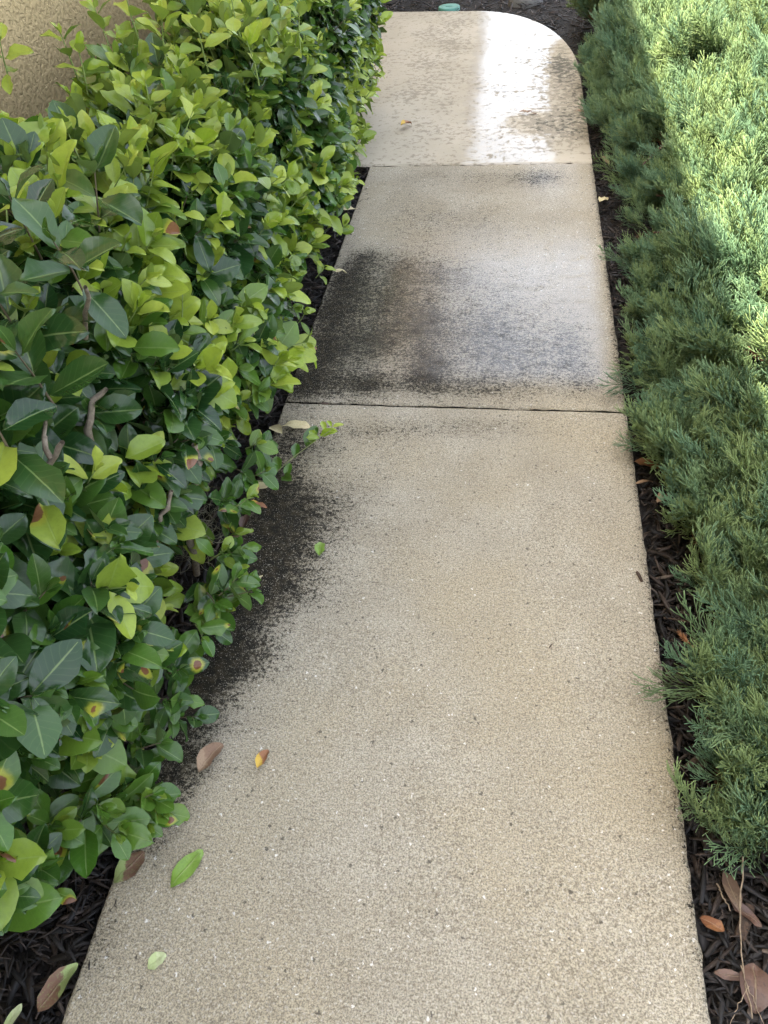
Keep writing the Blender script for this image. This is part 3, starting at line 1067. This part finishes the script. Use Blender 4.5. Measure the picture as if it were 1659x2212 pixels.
hedge = link('hedge', None, loc=(-.95, 2.2, 0), label='broad-leaved green hedge with yellow-green new shoots, left of the walkway', cat='hedge')
HL = np.array([-.95, 2.2, 0])
sub = {k: LV[k][rest] for k in ('loc', 'F', 'size', 'wid', 'shape', 'tone', 'rnd', 'spot')}
sub['loc'] = sub['loc'] - HL
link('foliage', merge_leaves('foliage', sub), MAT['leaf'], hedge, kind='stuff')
bank = {}
for i in hero:
    sh = int(LV['shape'][i])
    tq_ = round(float(LV['tone'][i]) * 8) / 8
    rq = round(float(LV['rnd'][i]) * 2) / 2
    sp = tuple(np.round(LV['spot'][i], 2))
    kk = (sh, tq_, rq, sp)
    if kk not in bank:
        bv, bq, buv = LEAF_SHAPES[sh]
        bank[kk] = make_mesh('leaf', bv, bq, attrs=dict(tone=np.full(NV, tq_), rnd=np.full(NV, rq), spot=np.tile(np.array(sp), (NV, 1))), uv=buv)
    o = link('leaf', bank[kk], MAT['leaf'], hedge)
    m = Matrix(LV['F'][i].tolist()).to_4x4()
    o.rotation_euler = m.to_euler()
    o.scale = (LV['size'][i] * LV['wid'][i], LV['size'][i], LV['size'][i])
    o.location = tuple(LV['loc'][i] - HL)


def twig_material():
    n = N('green_twig')
    t = n.attr('tone')
    base = n.mix(n.ramp(t, .2, .8), (.14, .105, .065), (.20, .27, .07))
    return n.done(n.bsdf(Base_Color=base, Roughness=.6))


for a in twigs.v:
    a -= HL
link('twigs', twigs.mesh('twigs'), twig_material(), hedge, kind='stuff')


def limb(pts, r0, r1, n=10, wob=.006):
    """crooked woody limb through control points"""
    pts = np.asarray(pts, float)
    t = np.linspace(0, 1, len(pts))
    tt = np.linspace(0, 1, n)
    p = np.stack([np.interp(tt, t, pts[:, k]) for k in range(3)], -1)
    for _ in range(2):
        p[1:-1] = (p[:-2] + 2 * p[1:-1] + p[2:]) / 4
    wob = min(wob, .0035)
    p[1:-1] += rng.normal(0, wob, (n - 2, 3))
    rad = np.linspace(r0, r1, n) * rng.uniform(.9, 1.15, n)
    return tube(p, rad, 7)


def add_branch(pts, r0, r1, n=10):
    v, q = limb(pts, r0, r1, n)
    link('branch', make_mesh('branch', v - HL, q), MAT['wood'], hedge)


# stems that show through the leaves
add_branch([P(425, 1240, .06), P(405, 1130, .28), P(430, 1010, .46), P(420, 960, .52)], .010, .006)
add_branch([P(300, 1240, .28), P(335, 1165, .40), P(350, 1110, .46), P(370, 1060, .50)], .008, .004)
add_branch([P(340, 1165, .40), P(300, 1180, .44), P(265, 1175, .47)], .005, .003, 6)
add_branch([P(225, 1030, .62), P(205, 960, .70), P(185, 880, .76), P(230, 840, .78)], .008, .004)
add_branch([P(20, 1010, .80), P(90, 1040, .80), P(110, 980, .86), P(135, 955, .88)], .006, .0035, 8)
add_branch([P(110, 990, .85), P(95, 940, .88), P(100, 900, .90)], .004, .0025, 6)
add_branch([P(185, 730, .86), P(186, 680, .92), P(184, 620, 1.0)], .005, .003, 6)
for i in range(9):
    y = .35 + i * .5 + random.gauss(0, .06)
    x = -.92 + random.gauss(0, .04)
    add_branch([(x, y, -.05), (x + .04, y + .03, .25), (x + random.gauss(.05, .03), y + random.gauss(0, .1), .55), (x + random.gauss(.0, .04), y + random.gauss(0, .15), .80)], .016, .005, 12)
    for k in range(3):
        z0 = random.uniform(.15, .5)
        add_branch([(x + .03, y, z0), (x + .13, y + random.gauss(0, .12), z0 + .12), (x + random.uniform(.10, .18), y + random.gauss(0, .2), z0 + .28)], .007, .003, 8)

# ================================================================== JUNIPERS
def thread(b, pts, r0, r1, t0, t1):
    v, q = tube(pts, np.linspace(r0, r1, len(pts)), 3)
    n = len(pts)
    tip = np.repeat(np.linspace(t0, t1, n), 3)
    e = (n - 1) * 3
    b.add(v, q, [[e, e + 1, e + 2]], tip=tip)


def juniper_spray(seed, L=.15, dense=1.0):
    """feathery spray: axis along +Y, fanned cord-like branchlets that sweep forward and up (+Z)"""
    r = random.Random(seed)
    b = Bag()
    def curve(p0, d, ln, lift, n=4):
        pts, p, d = [p0], p0.copy(), unit(d)
        for k in range(n - 1):
            p = p + d * ln / (n - 1)
            d = unit(d + np.array([r.gauss(0, .05), r.gauss(0, .05), lift]))
            pts.append(p)
        return np.array(pts)
    axis = curve(np.zeros(3), np.array([r.gauss(0, .05), 1, r.gauss(0, .05)]), L, .09, 6)
    thread(b, axis, .0016, .0010, .05, .8)
    nb = int(15 * dense)
    for i in range(nb):
        t = .14 + .86 * i / (nb - 1)
        k = t * (len(axis) - 1)
        j = min(int(k), len(axis) - 2)
        p0 = axis[j] + (axis[j + 1] - axis[j]) * (k - j)
        sg = 1 if i % 2 else -1
        az = r.gauss(0, .5)
        d = np.array([sg * math.cos(az) * .62, 1.0, .18 + math.sin(az) * .5])
        if t > .93:
            d[0] *= .3
        ln = L * (.66 - .40 * t) * r.uniform(.8, 1.2)
        ax2 = curve(p0, d, ln, .14, 4)
        thread(b, ax2, .0011, .00085, .15 + .35 * t, .92)
        m = 6
        for s in range(m):
            u = .25 + .75 * s / (m - 1) * .92
            k2 = u * 3
            j2 = min(int(k2), 2)
            p1 = ax2[j2] + (ax2[j2 + 1] - ax2[j2]) * (k2 - j2)
            dd = unit(ax2[j2 + 1] - ax2[j2])
            sd = unit(np.cross(dd, [r.gauss(0, 1), r.gauss(0, 1), r.gauss(0, 1)]))
            d3 = dd + sd * r.uniform(.28, .58) + np.array([0, 0, .22])
            thread(b, curve(p1, d3, r.uniform(.016, .032), .16, 3), .00128, .00098, .4 + .3 * t, 1.0)
    return b.mesh('spray')


SPRAYS = [juniper_spray(40 + i, L=.12 + .018 * i, dense=1.0 + .08 * i) for i in range(6)]
for m in SPRAYS:
    m.materials.append(MAT['juniper'])
dead_spray = SPRAYS[2].copy()
dead_spray.materials.clear()
dead_spray.materials.append(plain('dry_juniper', (.17, .10, .05), .8))
SPRAYS.append(dead_spray)


def gn_instancer(proto, idx):
    ng = bpy.data.node_groups.new('spray_scatter', 'GeometryNodeTree')
    ng.interface.new_socket('Geometry', in_out='INPUT', socket_type='NodeSocketGeometry')
    ng.interface.new_socket('Geometry', in_out='OUTPUT', socket_type='NodeSocketGeometry')
    gi, go = ng.nodes.new('NodeGroupInput'), ng.nodes.new('NodeGroupOutput')
    inst = ng.nodes.new('GeometryNodeInstanceOnPoints')
    oi = ng.nodes.new('GeometryNodeObjectInfo')
    oi.inputs['Object'].default_value = proto
    oi.transform_space = 'ORIGINAL'
    ra = ng.nodes.new('GeometryNodeInputNamedAttribute')
    ra.data_type = 'FLOAT_VECTOR'
    ra.inputs['Name'].default_value = 'rot'
    sa = ng.nodes.new('GeometryNodeInputNamedAttribute')
    sa.data_type = 'FLOAT'
    sa.inputs['Name'].default_value = 'scl'
    L_ = ng.links.new
    L_(gi.outputs[0], inst.inputs['Points'])
    L_(oi.outputs['Geometry'], inst.inputs['Instance'])
    L_(ra.outputs[0], inst.inputs['Rotation'])
    L_(sa.outputs[0], inst.inputs['Scale'])
    L_(inst.outputs[0], go.inputs[0])
    return ng


def bank_height(x, y):
    edge = .580 - .095 * sstep(1.2, 2.4, y) + .05 * np.sin(y * 2.3 + .5) + .07 * (vnoise(xyz(x * 0, y), 3.1) - .5) - .06 * np.exp(-((y - 4.75) / .3) ** 2) + .22 * sstep(.58, .34, y)
    t = x - edge
    h = .05 + .39 * sstep(-.02, .52, t) + .10 * sstep(.4, 1.1, t)
    h += (vnoise(xyz(x, y), 3.0) - .5) * .24 * sstep(.05, .4, t) + (vnoise(xyz(x, y, 3), 7) - .5) * .12 * sstep(0, .3, t)
    h *= 1 - .70 * sstep(.80, .36, y)
    return h, t


def make_juniper(name, label, centres, root, n_hero):
    """centres: list of (position, outward direction, plumes, scale)"""
    items = []
    for pos, d, m, sc in centres:
        for k in range(m):
            dd = unit(d + np.array([random.gauss(0, .36), random.gauss(0, .36), random.gauss(.1, .25)]))
            off = np.array([random.gauss(0, .022), random.gauss(0, .022), random.gauss(0, .015)])
            up = np.array([random.gauss(0, .4), random.gauss(0, .4), 1.0]) + d * .1
            items.append((pos + off - dd * .07, dd, up, sc * random.uniform(.75, 1.2), random.randrange(6)))
        if random.random() < .45:
            items.append((pos - d * .12 - [0, 0, .05], unit(d + np.array([random.gauss(0, .5), random.gauss(0, .5), -.2])), np.array([0, 0, 1.0]), sc * .9, 6))
    loc = np.array([i[0] for i in items])
    F = frame_from(np.array([i[1] for i in items]), np.array([i[2] for i in items]))
    scl = np.array([i[3] for i in items])
    var = np.array([i[4] for i in items])
    pj = proj(loc + F[:, :, 1] * .1)
    inside = (pj[:, 0] > 0) & (pj[:, 0] < IW - 10) & (pj[:, 1] > 10) & (pj[:, 1] < IH)
    key = np.floor(pj[:, 0] / 30) * 1000 + np.floor(pj[:, 1] / 30)
    seen, hero = set(), []
    for i in np.argsort(pj[:, 2]):
        if inside[i] and key[i] not in seen:
            seen.add(key[i])
            hero.append(i)
    hero = sorted(hero, key=lambda i: pj[i, 2] / scl[i])[:n_hero]
    root = np.asarray(root, float)
    e = link(name, None, loc=tuple(root), label=label, cat='juniper')
    eul = np.array([tuple(Matrix(F[i].tolist()).to_euler()) for i in range(len(loc))])
    first = {}
    for i in hero:
        o = link('spray', SPRAYS[var[i]], None, e)
        o.location = tuple(loc[i] - root)
        o.rotation_euler = tuple(eul[i])
        o.scale = (scl[i],) * 3
        first.setdefault(var[i], o)
    rest = np.ones(len(loc), bool)
    rest[hero] = False
    for v_ in range(7):
        m = rest & (var == v_)
        if not m.any():
            continue
        me = bpy.data.meshes.new('foliage')
        pts = (loc[m] - root).astype(np.float32)
        me.vertices.add(len(pts))
        me.vertices.foreach_set('co', pts.ravel())
        me.attributes.new('rot', 'FLOAT_VECTOR', 'POINT').data.foreach_set('vector', eul[m].astype(np.float32).ravel())
        me.attributes.new('scl', 'FLOAT', 'POINT').data.foreach_set('value', scl[m].astype(np.float32))
        o = link('foliage', me, None, e, kind='stuff')
        md = o.modifiers.new('scatter', 'NODES')
        md.node_group = gn_instancer(first[v_] if v_ in first else link('spray', SPRAYS[v_], None, e, loc=tuple(loc[m][0] - root)), v_)
    return e


cent = []
for it in range(2700):
    x, y = random.uniform(.43, 2.5), random.uniform(.36, 6.9)
    if x > 1.75 and random.random() < .5:
        continue
    h, t = bank_height(np.array([x]), np.array([y]))
    h, t = float(h[0]), float(t[0])
    if t < 0 or (x < 1.0 and y > 5.35):
        continue
    out = 1 - float(sstep(.05, .75, t))
    endy = float(sstep(.8, .4, y))
    d = np.array([-.95 * out - .18 + random.gauss(0, .3), -.12 - .6 * endy + random.gauss(0, .3), .38 + .45 * (1 - out)])
    z = h * random.uniform(.62, 1.06) if t > .12 else h * random.uniform(.5, 1.2)
    cent.append((np.array([x, y, z]), unit(d), 8, random.uniform(.75, 1.25) * (.72 + .28 * float(sstep(.05, .3, t)))))
for it in range(420):
    x, y = random.uniform(.46, 1.15), random.uniform(.36, 1.7)
    h, t = bank_height(np.array([x]), np.array([y]))
    h, t = float(h[0]), float(t[0])
    if t < 0:
        continue
    out = 1 - float(sstep(.05, .75, t))
    cent.append((np.array([x, y, h * random.uniform(.55, 1.0)]), unit(np.array([-.8 * out - .15 + random.gauss(0, .3), -.25 + random.gauss(0, .35), .5])), 7, random.uniform(.7, 1.0)))
for px, py in [(1490, 1760), (1520, 1700), (1500, 1290), (1300, 480), (1375, 720), (1395, 790), (1455, 1000), (1245, 225), (1262, 205), (1270, 160), (1530, 1790), (1580, 1820), (1630, 1800), (1480, 1480), (1420, 860)]:
    p = P(px + 80, py, .07)
    cent.append((p, unit(np.array([-1.0, random.gauss(-.1, .3), .35])), 5, .7))
for px, py in [(1500, 1500), (1520, 1560), (1540, 1620), (1510, 1650), (1560, 1500), (1590, 1600), (1560, 1700), (1600, 1700), (1640, 1600), (1540, 1400), (1490, 1420), (1470, 1180), (1480, 1240), (1460, 1090), (1620, 1780), (1560, 1760)]:
    p = P(px + 75, py, .11)
    cent.append((p, unit(np.array([-.9, random.gauss(-.25, .3), .45])), 7, random.uniform(.7, .95)))
jun = make_juniper('juniper_shrub', 'sprawling blue-green juniper, half sunlit, filling the bed right of the walkway', cent, (1.3, 2.8, 0), 290)
cent2 = []
for it in range(150):
    a, r_ = random.uniform(0, 2 * math.pi), .42 * math.sqrt(random.random())
    x, y = .88 + r_ * math.cos(a), 6.05 + r_ * 1.3 * math.sin(a)
    z = random.uniform(.06, .52) * (1 - .5 * (r_ / .42) ** 2)
    cent2.append((np.array([x, y, z]), unit(np.array([math.cos(a) * r_ * 2 - .1, math.sin(a) * r_ * 2 - .1, .6])), 6, 1.1))
jun2 = make_juniper('juniper_shrub', 'small dark upright juniper at the far right corner of the landing', cent2, (.88, 6.05, 0), 60)


def jbranch(parent, root, pts, r0, r1):
    v, q = limb(pts, r0, r1, 10, .008)
    link('branch', make_mesh('branch', v - np.asarray(root), q), MAT['jwood'], parent)


for i in range(16):
    y = .9 + i * .36
    x1 = .55 + random.uniform(0, .2)
    jbranch(jun, (1.3, 2.8, 0), [(1.35 + random.gauss(0, .15), y + random.gauss(0, .2), -.03), (1.05, y + .05, .14), (x1 + .15, y + random.gauss(0, .1), .2), (x1, y + random.gauss(0, .1), .15)], .015, .004)
for i in range(4):
    jbranch(jun2, (.88, 6.05, 0), [(.88, 6.05, -.04), (.86 + random.gauss(0, .05), 6.05 + random.gauss(0, .08), .2), (.86 + random.gauss(0, .15), 6.05 + random.gauss(0, .2), .42)], .012, .004)

# ================================================================== FALLEN LEAVES AND LITTER
DM = dict(
    tan=dead_leaf_material('dry_tan_leaf', (.30, .20, .12), (.22, .13, .075), (.13, .07, .04), .4),
    brown=dead_leaf_material('brown_leaf', (.085, .045, .03), (.12, .065, .042), (.045, .025, .018), .5, .5),
    orange=dead_leaf_material('orange_brown_leaf', (.24, .105, .04), (.19, .075, .03), (.09, .04, .02), .5),
    cream=dead_leaf_material('cream_leaf', (.62, .54, .30), (.60, .50, .28), (.40, .22, .12), .9),
    half=dead_leaf_material('half_brown_leaf', (.30, .37, .13), (.17, .09, .055), (.22, .26, .09), .42),
    green=dead_leaf_material('green_fallen_leaf', (.16, .27, .035), (.19, .30, .05), (.10, .17, .03), .5, .4),
    pale=dead_leaf_material('pale_green_scrap', (.40, .46, .20), (.46, .50, .26), (.30, .36, .14), .5),
    dun=dead_leaf_material('dull_tan_leaf', (.17, .115, .075), (.12, .075, .05), (.07, .045, .03), .5),
    yellow=dead_leaf_material('yellow_brown_leaf', (.55, .36, .05), (.30, .13, .06), (.38, .20, .05), .45),
    bark=bark_material('bark_chip', (.035, .022, .014), (.085, .05, .03), 120),
    dry=bark_material('dry_stem', (.24, .18, .12), (.36, .28, .19), 120),
    deadjun=plain('dead_juniper', (.36, .17, .07), .7),
)


def fallen(name, px, py, size, ang, mat, label, z=.003, wid=1.0, curl=.10, fold=.25, notch=0, cat='leaf', tilt=(0, 0), wave=.05):
    """a leaf lying on the ground; ang is the direction of its tip, degrees from +X"""
    v, q, uv = leaf_grid((wid, 1.0), curl, fold, wave, notch, seed=int(px + py))
    v = v - [0, .5, 0]
    a = math.radians(ang - 90)
    v = v + np.stack([v[:, 0] * 0, v[:, 0] * 0, (vnoise(v + px * .37, 5.0) - .5) * .22], -1)
    v = v * size * 1.3
    v = v @ np.array(Matrix.Rotation(tilt[0], 3, 'X') @ Matrix.Rotation(tilt[1], 3, 'Y')).T
    v[:, 2] -= v[:, 2].min()
    top = np.concatenate([v, v + [0, 0, -.0006]])
    n = len(v)
    Q = np.concatenate([q, (q + n)[:, ::-1]])
    me = make_mesh(name, top, Q, uv=np.concatenate([uv, uv]))
    g = P(px, py, z)
    o = link(name, me, mat, loc=tuple(g), label=label, cat=cat)
    o.rotation_euler = (0, 0, a)
    return o


FL = [
    (458, 1640, .062, 70, 'tan', 'large dry tan leaf lying on the walkway beside a small orange one', dict(wid=1.0, curl=.2, fold=.5, notch=1)),
    (570, 1643, .040, 80, 'yellow', 'small yellow and brown curled leaf on the walkway', dict(wid=.85, curl=.3, fold=.7)),
    (405, 1878, .066, 62, 'green', 'green fallen leaf with small dark holes, flat on the walkway', dict(wid=.85, curl=.05, fold=.15)),
    (280, 1875, .058, 60, 'half', 'half brown, half pale green leaf on the mulch edge', dict(wid=1.1, curl=.06, fold=.1)),
    (340, 2077, .028, 50, 'pale', 'small torn pale green leaf scrap near the bottom of the walkway', dict(wid=1.5, curl=.1, fold=.3, notch=1)),
    (128, 2135, .070, 240, 'half', 'long brown leaf with a green end on the mulch, bottom left', dict(wid=.85, curl=.2, fold=.35)),
    (28, 2200, .036, 75, 'pale', 'narrow pale scrap of leaf on the mulch, bottom left corner', dict(wid=.7, curl=.1)),
    (693, 1188, .042, 100, 'green', 'light green leaf with a bite out of it, alone on the walkway', dict(wid=1.1, curl=.12, notch=1)),
    (562, 1255, .032, 85, 'cream', 'tiny curled cream leaf on the black-stained concrete', dict(wid=.5, curl=.35, fold=.6)),
    (640, 924, .070, 5, 'cream', 'long cream leaf with brown blotches on the walkway by the joint', dict(wid=.75, curl=.1, fold=.3)),
    (597, 932, .052, 140, 'cream', 'folded cream leaf at the walkway edge, left of the long cream one', dict(wid=.95, curl=.25, fold=.5)),
    (557, 1055, .055, 20, 'cream', 'cream and brown leaf tucked under the hedge edge', dict(wid=1.0, curl=.2, z=.0)),
    (530, 1130, .052, 90, 'brown', 'glossy red-brown leaf under the hedge at the walkway edge', dict(wid=.8, curl=.2, fold=.6)),
    (553, 1100, .050, 15, 'yellow', 'yellow leaf with a brown half, just above the red-brown one', dict(wid=.9, curl=.2, fold=.5)),
    (735, 592, .045, 20, 'cream', 'cream leaf curled on the left edge of the middle slab', dict(wid=.7, curl=.25, fold=.5)),
    (662, 756, .06, 10, 'tan', 'small tan leaf at the hedge side of the middle slab', dict(wid=.6, curl=.15)),
    (758, 458, .075, 15, 'cream', 'pale leaf lying in the mulch under the hedge beyond the middle slab', dict(wid=.6, curl=.2, z=-.015)),
    (878, 277, .075, 60, 'yellow', 'small olive leaf lying on the left of the landing', dict(wid=.7, curl=.25, fold=.5)),
    (1140, 247, .075, 5, 'tan', 'tan leaf on the right half of the wet landing', dict(wid=.4, curl=.15)),
    (1382, 925, .052, 30, 'green', 'yellow-green leaf with a brown tip on the mulch right of the walkway', dict(wid=1.0, curl=.1, z=-.012)),
    (1397, 1006, .060, -10, 'orange', 'orange-brown dry leaf on the mulch beside the walkway edge', dict(wid=.75, curl=.15, fold=.4, z=-.012)),
    (1390, 1046, .045, 20, 'tan', 'thin brown leaf curl just below the orange-brown leaf', dict(wid=.4, curl=.2, z=-.012)),
    (1432, 1085, .055, 50, 'tan', 'crumpled tan leaf in the mulch under a juniper sprig', dict(wid=.9, curl=.35, fold=.6, z=-.012)),
    (1302, 438, .075, 70, 'cream', 'yellowish curled leaf on the mulch beside the middle slab', dict(wid=.8, curl=.25, z=-.01)),
    (1297, 357, .10, 120, 'tan', 'tan leaf at the joint between landing and middle slab', dict(wid=.6, curl=.2, z=-.01)),
    (1262, 246, .08, 10, 'tan', 'dry leaf under the juniper tuft that overhangs the landing', dict(wid=.5, curl=.2, z=.0)),
    (1578, 1925, 0.056, 100, 'dun', 'large tan bay-like leaf on the mulch, lower right', dict(wid=.7, curl=.1, fold=.4, z=-.008)),
    (1608, 1975, 0.050, -35, 'brown', 'brown leaf lying beneath the large tan leaf, lower right', dict(wid=.6, curl=.2, z=-.014)),
    (1535, 1998, 0.033, 150, 'orange', 'crumpled orange-brown leaf against the walkway edge, lower right', dict(wid=1.2, curl=.35, fold=.5, notch=1, z=-.01)),
    (1628, 2135, 0.061, 80, 'brown', 'broad brown leaf on the mulch in the bottom right corner', dict(wid=1.3, curl=.15, fold=.2, z=-.012)),
    (1575, 2108, 0.040, 175, 'brown', 'narrow brown leaf left of the broad one, bottom right', dict(wid=.6, curl=.15, z=-.01)),
    (505, 1168, .05, 60, 'brown', 'dark brown leaf half hidden under the hedge beside the black stain', dict(wid=.6, curl=.2)),
    (300, 1800, .045, 250, 'brown', 'dark brown leaf under the hedge above the half brown leaf', dict(wid=.7, curl=.2)),
]
for px, py, size, ang, mat, label, kw in FL:
    fallen('fallen_leaf', px, py, size, ang, DM[mat], label, **kw)


def chip_thing(px, py, L, Wd, ang, label, z=.002):
    v = np.array([[-.5, -.4, 0], [.5, -.2, 0], [.42, .45, 0], [-.5, .3, 0], [-.48, -.35, .6], [.1, -.3, 1.0], [.45, -.1, .5], [.4, .4, .5], [0, .42, .9], [-.48, .25, .5]])
    v = v * [L, Wd, Wd * .45]
    polys = [(3, 2, 1, 0), (4, 5, 8, 9), (5, 6, 7, 8), (0, 1, 6, 5, 4), (2, 3, 9, 8, 7), (1, 2, 7, 6), (3, 0, 4, 9)]
    o = link('bark_chip', make_mesh('bark_chip', v, polys=polys, smooth=False), DM['bark'], loc=tuple(P(px, py, z)), label=label, cat='wood chip')
    o.rotation_euler = (0, 0, math.radians(ang))


chip_thing(1381, 1245, .036, .010, 105, 'brown bark chip on the right edge of the front slab')
chip_thing(1190, 1395, .012, .004, 55, 'tiny dark wood splinter in the middle of the front slab')
chip_thing(1530, 1580, .11, .03, 80, 'large grey-brown bark chunk in the mulch under the junipers', z=-.02)
chip_thing(1555, 1660, .10, .024, 75, 'long bark strip in the mulch below the large chunk', z=-.02)
chip_thing(1610, 1990, .07, .028, 60, 'broad dark bark flake on the mulch, lower right', z=-.02)
chip_thing(1395, 955, .085, .008, 12, 'thin pale bark strip under the yellow-green leaf', z=-.014)
chip_thing(1465, 1340, .07, .006, -8, 'thin grey stick on the mulch by the walkway edge', z=-.01)
chip_thing(215, 2060, .05, .016, 75, 'brown bark flake in the mulch, lower left', z=-.018)
chip_thing(700, 875, .035, .018, 10, 'dark bark bit stuck in the joint between the slabs', z=-.006)

# dead juniper sprig on the mulch
b = Bag()
for i in range(26):
    a = random.gauss(0, .7)
    t = random.random()
    p0 = np.array([0, t * .03, .002])
    d = unit(np.array([math.sin(a), math.cos(a) + .4, random.uniform(0, .4)]))
    tv, tq = tube([p0, p0 + d * .008, p0 + d * .016 + [0, 0, .003]], [.0009, .0009, .0006], 3)
    b.add(tv, tq)
tv, tq = tube([[0, -.03, 0], [0, 0, .002], [0, .03, .004]], [.001, .001, .0007], 4)
b.add(tv, tq)
o = link('dead_sprig', b.mesh('dead_sprig'), DM['deadjun'], loc=tuple(P(1492, 1393, .03)), label='orange dead juniper sprig at the edge of the green bush', cat='sprig')
o.rotation_euler = (0, 0, math.radians(40))


def stem(pts, r0, r1, label, mat='dry'):
    pts = np.array(pts)
    root = pts[0].copy()
    v, q = limb(pts - root, r0, r1, 14, .0012)
    link('dry_stem', make_mesh('dry_stem', v, q), DM[mat], loc=tuple(root), label=label, cat='stem')


stem([P(1605, 1850, .05), P(1598, 1960, .015), P(1603, 2080, .0), P(1625, 2200, .0)], .0016, .0011, 'long dry straw-coloured stem running down the mulch, lower right')
stem([P(1600, 2085, .006), P(1622, 2150, .002), P(1650, 2212, -.005)], .001, .0006, 'fine side stem forking right from the long straw stem')
stem([P(1618, 2130, .004), P(1590, 2180, -.006), P(1575, 2215, -.01)], .0008, .0005, 'fine side stem forking left from the long straw stem')
stem([P(1548, 1908, -.01), P(1562, 1938, -.006), P(1578, 1968, -.006)], .0015, .001, 'short tan stalk lying beside the large tan leaf')

# tangle of grey moss caught under the hedge
b = Bag()
mc = P(425, 1150, .14)
for i in range(150):
    p = np.array([random.gauss(0, .035), random.gauss(0, .05), random.gauss(0, .035)])
    d = unit(np.array([random.gauss(0, 1), random.gauss(0, 1), random.gauss(0, .7)]))
    turn = unit(np.array([random.gauss(0, 1) for _ in range(3)]))
    pts = [p]
    for k in range(8):
        d = unit(d + np.cross(turn, d) * .45)
        p = p + d * random.uniform(.006, .010)
        pts.append(p)
    tv, tq = tube(pts, .0006, 3)
    b.add(tv, tq)
link('moss_tangle', b.mesh('moss_tangle'), plain('grey_moss', (.30, .28, .19), .8), loc=tuple(mc), label='tangle of grey-tan hair-like moss caught low in the hedge', cat='moss', kind='stuff')

# far bed: round green valve cover and a flat grey stone
cvr = link('valve_cover', None, loc=tuple(P(970, 14.5, -.01)), label='round teal-green irrigation valve cover in the mulch beyond the landing', cat='cover')
ang = np.linspace(0, 2 * math.pi, 29)[:-1]


def disc(r, z0, z1, dish=0):
    rings = [(r, z0), (r, z1 - .004), (r - .005, z1), (r - .012, z1), (r - .016, z1 - dish), (r * .4, z1 - dish), (.001, z1 - dish)]
    v = np.concatenate([np.stack([rr * np.cos(ang), rr * np.sin(ang), np.full(28, zz)], -1) for rr, zz in rings])
    q = [[i * 28 + k, i * 28 + (k + 1) % 28, (i + 1) * 28 + (k + 1) % 28, (i + 1) * 28 + k] for i in range(len(rings) - 1) for k in range(28)]
    return v, np.array(q)


teal = plain('teal_plastic', (.10, .30, .24), .5)
v, q = disc(.085, -.05, .004, 0)
lid = link('lid', make_mesh('lid', v, q, smooth=False), teal, cvr)
v, q = box(-.028, .028, -.006, .006, .0032, .007)
link('grip', make_mesh('grip', v, q, smooth=False), teal, lid)

r8 = np.random.default_rng(5)
a8 = np.linspace(0, 2 * math.pi, 13)[:-1]
rad = r8.uniform(.8, 1.1, 12)
v = np.concatenate([np.stack([.14 * k * rad * np.cos(a8), .09 * k * rad * np.sin(a8), np.full(12, z)], -1) for k, z in ((1, -.05), (1, .01), (.93, .022), (.02, .026))])
q = np.array([[i * 12 + k, i * 12 + (k + 1) % 12, (i + 1) * 12 + (k + 1) % 12, (i + 1) * 12 + k] for i in range(3) for k in range(12)])
link('flat_stone', make_mesh('flat_stone', v, q), plain('grey_stone', (.20, .20, .19), .8), loc=tuple(P(1133, -1, -.02)), label='flat grey stone in the mulch at the top of the picture', cat='stone')
